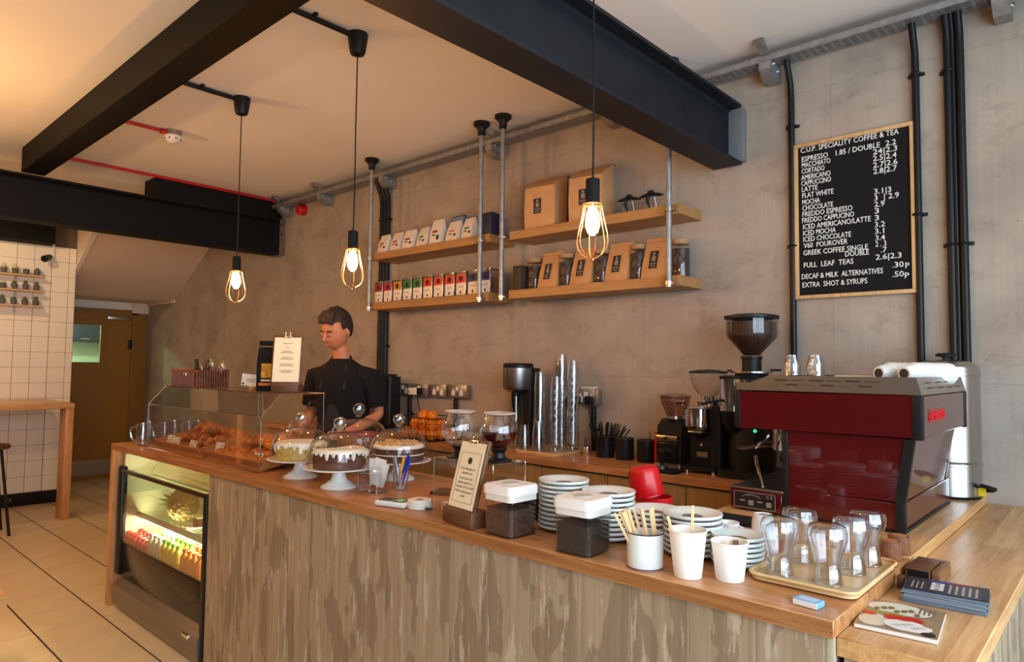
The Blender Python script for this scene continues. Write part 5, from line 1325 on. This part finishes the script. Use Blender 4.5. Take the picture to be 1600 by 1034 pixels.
ep('backsplash', B().box(-.905,-.890,Y0+.026,Y1-.02,1.07,1.289), STEELR)
dt = ep('drip_tray', B().box(-1.10,-.912,Y0+.006,Y1-.01,1.0,1.070,.003,seg=1), RED)
ep('drip_rim', B().box(-1.104,-.908,Y0+.004,Y1-.008,1.0705,1.077,.001,seg=1), STEEL, None, dt)
ep('drip_grate', B().box(-1.095,-.92,Y0+.015,Y1-.02,1.0772,1.079), BLACK, None, dt)
pl_ = ep('rating_plate', B().box(-1.084,-.934,Y0+.0030,Y0+.0055,1.006,1.062,.0005,seg=1), mat('plate_black', (.012,.010,.010,1), .35), 'black rating plate with silver lettering', dt)
SIL = mat('plate_silver', (.55,.52,.48,1), .4, .6)
for a in ((-1.084,-.934,1.0605,1.062),(-1.084,-.934,1.006,1.0075),(-1.084,-1.0825,1.006,1.062),(-.9355,-.934,1.006,1.062)): ep('plate_border', B().box(a[0],a[1],Y0+.0022,Y0+.0029,a[2],a[3]), SIL, None, pl_)
me = text_mesh('plate_lettering', 'LA MARZOCCO', .0095, SIL, 'CENTER')
for v in me.vertices: v.co.y += .012-7.0*v.co.x**2
me.transform(EO @ Matrix.Translation((-1.020,Y0+.0021,1.038)) @ Matrix.Rotation(PI/2,4,'X')); link('plate_lettering', me, pl_)
me = text_mesh('plate_lettering', 'C E', .015, SIL); me.transform(EO @ Matrix.Translation((-.966,Y0+.0021,1.046)) @ Matrix.Rotation(PI/2,4,'X')); link('plate_lettering', me, pl_)
for i in range(4):
    for j in range(1 if i in (0,2) else 3): ep('plate_print', B().box(-1.062+.032*i,-1.044+.032*i,Y0+.0018,Y0+.0026,1.029-.006*j,1.033-.006*j), SIL, None, pl_)
for gy in (-.86, -.56):
    gh = ep('group_head', B().cyl((-.985,gy,1.215), .036, .075, 20).cyl((-.985,gy,1.235), .026, .08, 14, 'x').cyl((-.985,gy,1.200), .040, .018, 20), CHROME)
    ep('portafilter_handle', B().tube([(-1.02,gy,1.205),(-1.07,gy,1.20),(-1.16,gy,1.185)], [.010,.013,.015], 10), BLACK, None, gh)
    ep('spout', B().tube([(-.985,gy,1.20),(-.985,gy,1.175),(-.995,gy+.01,1.16)], .008, 8), CHROME, None, gh)
ep('steam_wand', B().tube([(-.985,-1.015,1.29),(-.975,-1.02,1.262),(-.985,-1.03,1.245),(-1.005,-1.035,1.225),(-1.015,-1.036,1.215)], .0075, 8), CHROME)
ep('steam_wand_grip', B().tube([(-1.010,-1.036,1.222),(-1.045,-1.03,1.21),(-1.075,-1.02,1.205)], [.007,.010,.010], 8), BLACK)
ep('steam_tip', B().tube([(-1.015,-1.036,1.19),(-1.010,-1.04,1.16),(-.99,-1.045,1.10),(-.985,-1.046,1.080)], [.006,.0065,.006,.005], 8), CHROME)
ep('indicator_lamp', B().ell((-1.02,-1.03,1.277), (.006,.006,.006), 10, 8), emission('green_led', (.02,1,.25,1), 2.5), 'small glowing green lamp')
for x in (-1.06, -.56):
    for y in (Y0+.05, Y1-.06): ep('foot', B().cyl((x,y,EZ-.0003), .018, .0095, 12), BLACK)
# on the machine's tray
CTZ = 1.4525
def tumbler(label, loc):
    t = thing('small_tumbler', label, 'glass', loc, 0, 'upturned tumblers on the espresso machine')
    part('glass_body', B().lathe([(.036,0),(.0365,.003),(.034,.03),(.0335,.034),(.026,.062),(.026,.066),(0,.066)], 10), GLASSD, t)
    part('glass_inner', B().lathe([(.0345,.001),(.032,.03),(.0235,.058),(0,.058)], 10), GLASSD, t)
    return t
t0 = tumbler('lower tumbler of the left pair on the espresso machine', (-1.012, -.68, CTZ))
clone(t0, (-1.012,-.68,CTZ+.042), .2, 'upper tumbler nested over the left pair on the espresso machine')
clone(t0, (-.928,-.66,CTZ), 0, 'lower tumbler of the right pair on the espresso machine'); clone(t0, (-.928,-.66,CTZ+.042), .3, 'upper tumbler nested over the right pair on the espresso machine')
cupm = B().lathe([(0,0),(.022,0),(.025,.003),(.032,.03),(.035,.050),(.036,.054),(.0395,.056),(.040,.060),(.0385,.063),(.036,.062),(.030,.03),(.021,.006),(0,.005)], 24).mesh('cup_body', CHINA)
def cuprow(where, x, y, n, rz):
    for k in range(n):
        d_ = k*.0265
        loc = (x+d_*math.cos(rz), y+d_*math.sin(rz), CTZ+.0395)
        o = link('coffee_cup', cupm, None, loc, (0, PI/2, rz))
        tag(o, f'{ORD[k]} white cup of the nested row lying {where} on the espresso machine', 'cup', 'nested cups lying on the machine, '+where)
        if k == 0: part('base_emblem', B().lathe([(0,-.0012),(.0165,-.0012),(.0165,-.0004),(0,-.0004)], 20), INK, o, 'round black emblem on the cup base')
cuprow('at the back', -.672, -.78, 7, math.radians(66))
cuprow('at the front', -.583, -.82, 8, math.radians(69))
tag(part('folded_cloth', B().box(-.07,.07,-.10,.10,0,.028,.009,seg=3), mat('cloth_cream', lin(232,220,200), .85, bump=.4, bscale=40), loc=(-.80,-.62,CTZ), rot=(0,0,.25)), 'folded cream cloth beside the cups on the espresso machine', 'cloth')

# ---------------------------------------------------------------- steel water boiler
wbz = thing('water_boiler', 'tall stainless steel water boiler behind the espresso machine', 'boiler', (-.575, -.155, HC+.0005))
part('tank', B().lathe([(0,.012),(.118,.012),(.118,.128),(.121,.130),(.121,.137),(.118,.139),(.121,.146),(.118,.148),(.118,.49),(.121,.492),(.121,.50),(0,.50)], 40), STEEL, wbz)
part('lid', B().lathe([(.119,.5005),(.116,.525),(.095,.545),(.05,.555),(0,.556)], 40), STEEL, wbz)
part('lid_knob', B().lathe([(.012,.5565),(.012,.566),(.036,.570),(.038,.577),(.03,.583),(0,.585)], 24), BLACK, wbz)
part('base_ring', B().lathe([(0,0),(.112,0),(.116,.012),(0,.0119)], 36), BLACK, wbz)
part('power_lead', B().tube([(.105,-.05,.055),(.125,-.075,.062),(.150,-.080,.058),(.165,-.06,.050),(.155,-.035,.042),(.115,-.03,.038)], .008, 8), BLACK, wbz)
part('warning_tag', B().box(.108,.135,-.052,-.049,.018,.052), mat('tag_yellow', lin(230,200,30), .5), wbz)

# ================================================================== grinders on the back worktop
BZ = HC+.0005
def hopper(t, r, z0, zc, z1, rn, gl, fill, lid):
    part('hopper', B().lathe([(rn,z0),(rn*1.05,z0+.01),(r*.97,zc),(r,zc+.02),(r,z1)], 32), gl, t)
    if fill: part('coffee_beans', B().lathe([(0,z0+.002),(rn*.9,z0+.004),(r*.94,zc),(r*.96,zc+.02),(r*.96,fill),(0,fill+.008)], 28), BEANS, t)
    part('hopper_lid', B().lathe([(r*1.03,z1-.004),(r*1.06,z1),(r*1.06,z1+.012),(r*.6,z1+.022),(0,z1+.026)], 32), lid, t)
g = thing('coffee_grinder', 'large black coffee grinder with a tall hopper of beans beside the espresso machine', 'grinder', (-1.355, -.265, BZ), 0)
part('base', B().rbox(-.115,.115,-.16,.13,0,.035,.03), BLACK, g)
part('motor_body', B().lathe([(0,.0355),(.105,.0355),(.11,.10),(.10,.22),(.085,.36),(.07,.46),(0,.465)], 28), BLACK, g)
part('doser', B().cyl((-.055,-.085,.31), .062, .15, 24), CHROME, g)
part('doser_lid', B().lathe([(.063,.4605),(.064,.472),(.03,.478),(0,.478)], 24, c=(-.055,-.085,0)), BLACK, g)
part('dosing_lever', B().tube([(-.09,-.14,.36),(-.13,-.19,.35),(-.15,-.22,.34)], .007, 8), BLACK, g)
part('doser_cup', B().lathe([(.03,.21),(.05,.25),(.06,.309)], 20, c=(-.055,-.085,0)), BLACK, g)
part('collar', B().lathe([(.075,.4655),(.078,.485),(.045,.50),(.045,.555),(.05,.558),(.05,.57)], 28), BLACK, g)
part('adjust_ring', B().lathe([(.079,.487),(.098,.490),(.098,.498),(.079,.50)], 28), STEEL, g)
part('adjust_lever', B().box(.09,.14,-.006,.006,.50,.51,.002), BLACK, g)
part('adjust_lever', B().box(-.112,-.09,-.03,-.018,.495,.505,.002), BLACK, g)
hopper(g, .120, .571, .66, .752, .042, GLASS, .735, BLACK)
g = thing('coffee_grinder', 'medium chrome and black coffee grinder with a round empty hopper', 'grinder', (-1.565, -.285, BZ), 0)
part('base', B().rbox(-.085,.085,-.115,.10,.014,.034,.02), BLACK, g)
for x in (-.07,.07): part('foot', B().cyl((x,-.10,0), .010, .0138, 10), CHROME, g)
part('motor_body', B().rbox(.005,.095,-.06,.10,.0345,.325,.035), BLACK, g)
part('front_plate', B().box(-.070,.035,-.062,-.05,.035,.205,.003), BLACKM, g)
part('doser', B().cyl((-.030,-.045,.225), .073, .085, 28), CHROME, g)
part('doser_rim', B().lathe([(.0735,.3105),(.076,.314),(.07,.322),(0,.323)], 28, c=(-.030,-.045,0)), STEEL, g)
part('dosing_funnel', B().lathe([(.028,.165),(.06,.20),(.070,.2248)], 20, c=(-.030,-.045,0)), glass('funnel_glass', (.5,.46,.42,1)), g)
part('fork', B().box(-.055,.02,-.12,-.063,.195,.203,.002), STEEL, g)
part('badge', B().box(-.035,.02,-.0645,-.0625,.075,.10,.001,seg=1), mat('badge_gold', (.6,.5,.3,1), .3, 1), g)
part('button', B().cyl((-.01,-.066,.135), .007, .004, 10, 'y'), CHROME, g)
part('collar', B().lathe([(0,.3235),(.05,.3235),(.052,.345),(.034,.352),(.034,.372),(0,.372)], 24, c=(.005,-.02,0)), CHROME, g)
part('dosing_lever', B().tube([(-.09,-.08,.335),(-.11,-.10,.335),(-.125,-.115,.337)], .005, 6), BLACK, g)
hp = B().lathe([(.034,.3725),(.05,.385),(.075,.42),(.088,.46),(.089,.485)], 32, c=(.005,-.02,0))
part('hopper', hp, GLASS, g)
part('hopper_lid', B().lathe([(.090,.4855),(.094,.487),(.094,.494),(.05,.503),(0,.505)], 32, c=(.005,-.02,0)), BLACK, g)
g = thing('coffee_grinder', 'small black coffee grinder with a tapered brown hopper', 'grinder', (-1.775, -.245, BZ), 0)
part('base', B().rbox(-.075,.085,-.10,.08,0,.022,.02), STEELR, g)
part('motor_body', B().prism([(-.085,.0225),(.08,.0225),(.08,.19),(.05,.245),(-.03,.245),(-.075,.21)], 'x', -.062, .075), BLACK, g)
part('control_panel', B().box(-.064,.062,-.097,-.0855,.135,.165,.004), mat('panel_gold', (.65,.52,.36,1), .25, 1), g)
part('panel_knob', B().cyl((0,-.106,.15), .009, .009, 12, 'y'), BLACK, g)
part('front_panel', B().box(-.06,.058,-.0945,-.0855,.03,.128,.004), BLACKG, g)
part('collar', B().lathe([(0,.2455),(.043,.2455),(.043,.262),(0,.262)], 24), STEEL, g)
hopper(g, .076, .2625, .33, .355, .047, SMOKE, None, SMOKE)
tm = thing('coffee_tamper', 'black coffee tamper standing on a mat before the small grinder', 'tamper', (-1.735, -.455, BZ+.0135))
part('tamper_foot', B().lathe([(0,0),(.029,0),(.029,.014),(.012,.022),(0,.022)], 24), STEEL, tm)
part('tamper_handle', B().lathe([(.010,.0225),(.010,.035),(.016,.05),(.022,.07),(.024,.085),(.016,.095),(0,.097)], 20), BLACK, tm)
tag(part('rubber_mat', B().box(-.10,.10,-.06,.06,0,.013,.003), BLACKM, loc=(-1.735,-.462,BZ)), 'black corner mat under the coffee tamper', 'mat')
tag(part('red_canister', B().lathe([(0,0),(.020,0),(.021,.003),(.021,.155),(.018,.158),(.018,.17),(0,.171)], 18), REDP, loc=(-1.882,-.235,BZ)), 'thin red cylinder standing between the black cups and small grinder', 'canister')
# black cups, straws
cp0 = thing('black_cup', 'left black cup full of straws on the back worktop', 'cup', (-2.235, -.215, BZ), 0, 'black cups on the back worktop')
part('cup_body', B().lathe([(0,.003),(.048,.003),(.050,0),(.051,.003),(.053,.118),(.051,.118),(.048,.006),(0,.006)], 28), BLACK, cp0)
part('rim', B().tube([(.052*math.cos(a),.052*math.sin(a),.118) for a in [2*PI*k/28 for k in range(28)]], .0015, 5, True), mat('rim_brown', lin(110,84,60), .5), cp0)
clone(cp0, (-2.105,-.215,BZ), 0, 'middle black cup on the back worktop'); clone(cp0, (-1.965,-.215,BZ), 0, 'right black cup with a spoon on the back worktop')
sm = B().tube([(0,0,0),(0,0,.19)], .0036, 6).mesh('drinking_straw', BLACK)
for k in range(30):
    a = 2.4*k; q = .006*math.sqrt(k)
    tag(link('drinking_straw', sm, None, (-2.235+q*math.cos(a)*.9, -.215+q*math.sin(a)*.9, BZ+.008), (-.45*q/.033*math.sin(a), .55*q/.033*math.cos(a)+.12, 0)), 'black drinking straw bunched in the left black cup', 'straw', 'black straws in the left cup')
spn = thing('spoon', 'thin spoon handle standing in the right black cup', 'spoon', (-1.955,-.215,BZ+.008))
part('handle', B().tube([(0,0,.03),(.012,0,.155)], .0022, 6), BLACK, spn)
part('bowl', B().ell((-.002,0,.016), (.010,.004,.016), 10, 6), BLACK, spn)
sc_ = thing('chrome_pot', 'tiny chrome pot with three dark sticks beside the cup tray', 'pot', (-2.375, -.20, BZ))
part('pot_body', B().lathe([(0,0),(.024,0),(.026,.004),(.026,.05),(.024,.05),(.023,.006),(0,.005)], 20), CHROME, sc_)
for k in range(3): part('stick', B().tube([(-.012+.012*k,0,.008),(-.018+.016*k,0,.10)], .002, 5), BLACK, sc_)
# ---------------------------------------------------------------- soda maker
sm_ = thing('soda_maker', 'steel and black sparkling water maker against the wall', 'drinks machine', (-2.885, -.23, BZ), .25)
part('base', B().rbox(-.085,.095,-.10,.12,0,.022,.03), STEELR, sm_)
part('column', B().rbox(.035,.095,-.02,.12,.0225,.50,.02), BLACK, sm_)
part('column_face', B().rbox(-.06,.034,.04,.12,.0225,.36,.02), STEELR, sm_)
part('head', B().lathe([(0,.345),(.05,.345),(.088,.365),(.094,.38),(.096,.50),(0,.50)], 32, c=(-.012,0,0)), STEELR, sm_)
part('top_cap', B().lathe([(.097,.5005),(.098,.52),(.09,.53),(0,.532)], 32, c=(-.008,0,0)), BLACK, sm_)
part('nozzle', B().lathe([(0,.22),(.010,.22),(.024,.26),(.028,.30),(.028,.3445),(0,.3445)], 16, c=(-.02,-.01,0)), BLACK, sm_)
part('bottle', B().lathe([(0,.023),(.042,.023),(.044,.03),(.044,.20),(.035,.26),(.034,.32)], 24, c=(-.02,-.01,0)), glass('bottle_green', (.78,.80,.70,1), 1.45, 1.0, .02, .04), sm_)
# ---------------------------------------------------------------- tray of plastic cups and glasses
ty = thing('serving_tray', 'thin brown tray of stacked clear cups on the back worktop', 'tray', (-2.58, -.235, BZ))
part('tray_bed', B().rbox(-.17,.15,-.19,.17,0,.008,.03,5), TRAYW, ty)
rim = []
for cx_, cy_, a0 in ((.12,.14,0),(-.14,.14,90),(-.14,-.16,180),(.12,-.16,270)):
    for k in range(5):
        a = math.radians(a0+22.5*k); rim.append((cx_+.03*math.cos(a), cy_+.03*math.sin(a), .012))
part('tray_rim', B().tube(rim, .005, 6, True), TRAYW, ty)
pcup = B().lathe([(.036,0),(.0385,.001),(.0385,.004),(.036,.005),(.028,.098),(.026,.10),(0,.10)], 18).mesh('plastic_cup', PLASTIC)
def cupstack(where, x, y, n, dz, s=1.0, z0=0):
    for k in range(n):
        o = link('plastic_cup', pcup, None, (x, y, BZ+.0085+z0+dz*k)); o.scale = (s,s,s)
        tag(o, f'clear plastic cup, {ORD[k]} from the bottom of the stack {where}', 'cup', 'clear plastic cups '+where)
cupstack('left on the tray', -2.655, -.30, 20, .0195)
cupstack('tallest at the back', -2.60, -.16, 26, .0190, 1.05)
cupstack('shortest at the front left', -2.70, -.385, 6, .014, .85)
cupstack('low at the front', -2.60, -.375, 8, .011, 1.05)
tg = B().lathe([(.036,0),(.037,.002),(.033,.05),(.026,.108),(.026,.112),(0,.112)], 12).mesh('stacked_glass', GLASSD)
for st, (x, y, n) in enumerate(((-2.52,-.31,8),(-2.485,-.19,10))):
    for k in range(n):
        tag(link('stacked_glass', tg, None, (x, y, BZ+.0085+.0475*k), (0,0,.2*k)), f'{ORD[k]} tall glass from the bottom of the {["front","back"][st]} glass stack on the tray', 'glass', ['front','back'][st]+' stack of tall glasses')
# ---------------------------------------------------------------- oranges
bk = thing('wire_basket', 'black wire basket full of oranges on the back worktop', 'basket', (-3.64, -.335, BZ))
b = B(); bw, bd, bh = .205, .125, .155
def ring(z, e): return [(-bw-e,-bd-e,z),(bw+e,-bd-e,z),(bw+e,bd+e,z),(-bw-e,bd+e,z)]
part('top_rail', B().tube(ring(bh,.015), .004, 6, True), BLACK, bk)
for z, e in ((.004,0),(.04,.004),(.08,.008),(.12,.011)): part('wire_ring', B().tube(ring(z,e), .002, 5, True), BLACK, bk)
for k in range(12):
    x = -bw+2*bw*k/11; b.tube([(x,-bd-.015,bh),(x,-bd,.004),(x,bd,.004),(x,bd+.015,bh)], .0018, 4)
for k in range(6):
    y = -bd+2*bd*k/5; b.tube([(-bw-.015,y,bh),(-bw,y,.004),(bw,y,.004),(bw+.015,y,bh)], .0018, 4)
part('wires', b, BLACK, bk)
ORG = mat('orange_peel', lin(236,124,14), .4, bump=.25, bscale=140)
om = B().ell((0,0,0), (.041,.041,.039), 18, 12).mesh('orange', ORG)
lv = B().lathe([(0,.0385),(.004,.0388),(.003,.041),(0,.0412)], 6).mesh('stem', mat('orange_stem', lin(90,110,50), .6))
k = 0; words = ['bottom layer','middle layer','top layer']
for lay, (nx, ny, z) in enumerate(((4,3,.045),(3,2,.103),(2,1,.161))):
    for i in range(nx):
        for j in range(ny):
            x = -3.64+(i-(nx-1)/2)*.088; y = -.335+(j-(ny-1)/2)*.082
            o = tag(link('orange', om, None, (x, y, BZ+z+random.uniform(-.003,.003)), (random.random(),random.random(),0)), f'orange in the {words[lay]}, {ORD[j]} row from the front, {ORD[i]} from the left', 'orange', 'oranges in the wire basket')
            link('stem', lv, o)
# ---------------------------------------------------------------- black coffee brewer by the wall
bw_ = thing('coffee_brewer', 'black filter coffee brewer with a glass jug against the wall', 'coffee brewer', (-4.36, -.27, BZ))
part('base', B().rbox(-.14,.14,-.19,.16,0,.05,.03), BLACK, bw_)
part('tower', B().rbox(-.14,.14,.03,.16,.0505,.42,.03), BLACK, bw_)
part('brew_head', B().rbox(-.14,.14,-.17,.029,.30,.42,.03), BLACK, bw_)
part('filter_holder', B().lathe([(.03,.22),(.075,.28),(.08,.2995)], 24, c=(0,-.07,0)), BLACKM, bw_)
part('jug', B().lathe([(0,.0515),(.06,.0515),(.075,.08),(.072,.14),(.05,.185),(.055,.20)], 28, c=(0,-.07,0)), GLASSD, bw_)
part('jug_handle', B().tube([(-.05,-.12,.18),(-.08,-.16,.17),(-.08,-.165,.11),(-.06,-.12,.08)], .007, 8), BLACK, bw_)
part('switch', B().box(-.02,.02,-.1935,-.1902,.015,.035,.002), CHROME, bw_)
part('water_lid', B().rbox(-.12,.12,-.14,.14,.4205,.44,.03), BLACKG, bw_)
# ================================================================== the barista behind the counter
def person():
    px, py = -3.66, -1.02
    SK = mat('skin', lin(196,124,84), .6, var=.05, vscale=30); SH = mat('black_tshirt', lin(24,22,24), .9, spec=.2, bump=.3, bscale=18)
    TR = mat('dark_trousers', lin(30,32,40), .9); HR = mat('dark_hair', lin(34,22,14), .7, var=.3, vscale=60, bump=.9, bscale=70)
    r = thing('person', 'barista in a black t-shirt and apron behind the cakes, looking down', 'person', (px, py, 0), math.radians(24))
    r.scale = (1.04, 1.04, 1.04)
    # local frame: the person faces -y
    def skin_mesh(name, verts, edges, radii, mt, root=0, sub=2):
        me = bpy.data.meshes.new(name); me.from_pydata(verts, edges, []); o = link(name, me, r)
        md = o.modifiers.new('skin', 'SKIN'); md.use_smooth_shade = True
        sv = me.skin_vertices[0]
        for i, rr in enumerate(radii): sv.data[i].radius = rr if isinstance(rr, tuple) else (rr, rr)
        sv.data[root].use_root = True
        s2 = o.modifiers.new('sub', 'SUBSURF'); s2.levels = sub; s2.render_levels = sub
        dg = bpy.context.evaluated_depsgraph_get(); ev = bpy.data.meshes.new_from_object(o.evaluated_get(dg))
        o.modifiers.clear(); o.data = ev; ev.name = name
        ev.materials.clear(); ev.materials.append(mt)
        ev.polygons.foreach_set('use_smooth', [True]*len(ev.polygons))
        return o
    def loft(rings, seg=24):                                 # rings: centre, half width, half depth, tilt
        b = B(); R = []
        for (cx, cy, cz), hw, hd in rings:
            R.append([b.bm.verts.new((cx+hw*math.copysign(abs(math.cos(a))**.85, math.cos(a)), cy+hd*math.sin(a), cz)) for a in [2*PI*k/seg for k in range(seg)]])
        for A, D in zip(R, R[1:]):
            for k in range(seg): b.bm.faces.new((A[k],A[(k+1)%seg],D[(k+1)%seg],D[k]))
        b.bm.faces.new(R[0][::-1]); b.bm.faces.new(R[-1]); return b
    V_ = [(0,.02,.98),(0,.015,1.12),(0,.0,1.27),(0,-.01,1.40),(0,-.02,1.46),(0,-.035,1.52),(0,-.055,1.58)]
    R_ = [.095,.09,.09,.085,.05,.046,.048]
    E_ = [(i,i+1) for i in range(6)]
    def chain(start, pts, rad):
        p = start
        for q, rr in zip(pts, rad):
            V_.append(q); R_.append(rr); E_.append((p, len(V_)-1)); p = len(V_)-1
        return p
    hands = []
    for s in (-1, 1):
        chain(0, [(.10*s,.02,.88),(.105*s,.0,.50),(.11*s,.03,.09),(.115*s,-.10,.04)], [.085,.058,.040,.036])
        w = chain(3, [(.13*s,-.005,1.40),(.190*s,.0,1.365),(.235*s,.03,1.15),(.17*s,-.16,1.07),(.15*s,-.21,1.065)], [.040,.038,.036,.029,.026])
        hands.append((s, V_[w]))
    skin_mesh('body', V_, E_, R_, SK)
    for s, (hx, hy, hz) in hands:
        hb = B().ell((hx, hy-.045, hz-.006), (.036,.05,.016), 14, 10)
        for dx, L_ in ((-.027,.066),(-.010,.078),(.010,.074),(.026,.058)):
            x = hx+dx; hb.tube([(x,hy-.08,hz-.004),(x+dx*.1,hy-.08-L_*.45,hz+.004),(x+dx*.15,hy-.08-L_*.8,hz-.014),(x+dx*.15,hy-.08-L_,hz-.032)], [.0092,.0088,.008,.006], 8)
        hb.tube([(hx-s*.030,hy-.03,hz-.006),(hx-s*.055,hy-.055,hz-.012),(hx-s*.060,hy-.085,hz-.022)], [.012,.010,.007], 8)
        part('hand', hb, SK, r)
    # head, bent forward
    H = Matrix.Translation((0,-.085,1.648)) @ Matrix.Rotation(math.radians(24),4,'X') @ Matrix.Rotation(math.radians(-12),4,'Z')
    hb = B(); hb.ell((0,0,0), (.074,.096,.116), 32, 24)
    for v in hb.bm.verts:
        x, y, z = v.co
        if z < -.015:
            t_ = min(1, (-.015-z)/.1); v.co.x *= 1-.24*t_; v.co.y = y-.012*t_ if y < 0 else y*(1-.45*t_)
        if y < -.045 and -.012 < z < .028 and .012 < abs(x) < .055: v.co.y += .009
        if y < -.05 and z > .03: v.co.y += .004
    hb.tube([(0,-.085,.022),(0,-.097,.002),(0,-.110,-.020),(0,-.104,-.030),(0,-.090,-.032)], [.007,.009,.012,.010,.006], 10)
    for s in (-1, 1):
        hb.ell((.074*s,.014,-.006), (.009,.020,.031), 12, 8, M=Matrix.Rotation(.25*s,4,'Z'))
        hb.ell((.012*s,-.097,-.026), (.008,.009,.006), 10, 6)
        hb.ell((.030*s,-.0815,.0065), (.0165,.0125,.0075), 12, 8)      # lowered eyelid
    hb.ell((0,-.0885,-.056), (.023,.011,.0045), 14, 6, mi=1); hb.ell((0,-.0875,-.0645), (.020,.011,.005), 14, 6, mi=1)
    hb.xf(H); hd = part('head', hb, [SK, mat('lips', lin(168,88,74), .55)], r)
    for s in (-1, 1):
        part('eye', B().ell((.030*s,-.0835,.0005), (.0125,.0095,.006), 12, 8).xf(H), mat('eye_white', lin(206,196,186), .3), hd)
        part('eyelash', B().tube([(.017*s,-.0925,-.0005),(.030*s,-.0945,-.0015),(.043*s,-.090,-.0005)], .0016, 6).xf(H), INK, hd)
        part('eyebrow', B().tube([(.013*s,-.0935,.024),(.031*s,-.0945,.030),(.050*s,-.084,.025)], [.0035,.0042,.0025], 6).xf(H), HR, hd)
    hr = B().ell((0,.010,.020), (.084,.104,.113), 36, 26)
    def gone(c):
        if c.y < -.035 and c.z < .066-.25*abs(c.x): return True
        if c.y < .0 and c.z < .012: return True
        if c.z < -.03-.4*max(0, c.y-.02) and c.y < .06: return True
        return c.z < -.068
    bmesh.ops.delete(hr.bm, geom=[v for v in hr.bm.verts if gone(v.co)], context='VERTS')
    rnd = random.Random(3)
    for v in hr.bm.verts:
        if v.co.z > .02: v.co += Vector((rnd.uniform(-.004,.004), rnd.uniform(-.006,.004), rnd.uniform(.0,.012)))
    for k in range(9):                                        # fringe swept to one side
        x = -.052+.013*k
        hr.tube([(x*.8,-.02,.122),(x*.95,-.062,.098),(x+.006,-.080,.076-.2*abs(x))], [.012,.011,.005], 8)
    hr.xf(H); part('hair', hr, HR, r)
    # clothes
    ts = loft([((0,.02,.90),.165,.118),((0,.016,1.02),.158,.114),((0,.005,1.16),.165,.120),((0,-.005,1.28),.178,.122),((0,-.008,1.36),.182,.112),((0,-.010,1.405),.170,.098),((0,-.014,1.44),.125,.082),((0,-.022,1.468),.078,.066),((0,-.026,1.480),.064,.060)])
    for s in (-1, 1):
        ts.tube([(.125*s,-.008,1.375),(.185*s,-.002,1.368),(.212*s,.008,1.29),(.226*s,.018,1.20)], [.066,.068,.062,.060], 16)
    part('t_shirt', ts, SH, r)
    Vp = [(0,.02,.95)]; Rp = [(.15,.11)]; Ep = []
    for s in (-1, 1):
        i = len(Vp); Vp += [(.10*s,.02,.86),(.105*s,.0,.50),(.11*s,.03,.13)]; Rp += [.105,.078,.062]; Ep += [(0,i),(i,i+1),(i+1,i+2)]
    skin_mesh('trousers', Vp, Ep, Rp, TR)
    b = B(); rows = [(.50,.19,.125),(.90,.172,.122),(1.02,.150,.119),(1.16,.115,.126),(1.30,.085,.128)]; R = []
    for z, hw, hd2 in rows: R.append([b.bm.verts.new((hw*u, .012-hd2*(1-.42*u*u)-.006, z)) for u in [-1+2*k/8 for k in range(9)]])
    for A, D in zip(R, R[1:]):
        for k in range(8): b.bm.faces.new((A[k],A[k+1],D[k+1],D[k]))
    part('apron', b, mat('apron', lin(34,34,38), .9), r)
    part('apron_strap', B().tube([(-.080,-.118,1.30),(-.072,-.085,1.43),(-.062,-.02,1.49),(0,.045,1.50),(.062,-.02,1.49),(.072,-.085,1.43),(.080,-.118,1.30)], .008, 6), MATS['apron'], r)
    for s in (-1, 1):
        part('shoe', B().box(.115*s-.045,.115*s+.045,-.20,.075,.0005,.075,.025,seg=3), BLACKM, r)
person()
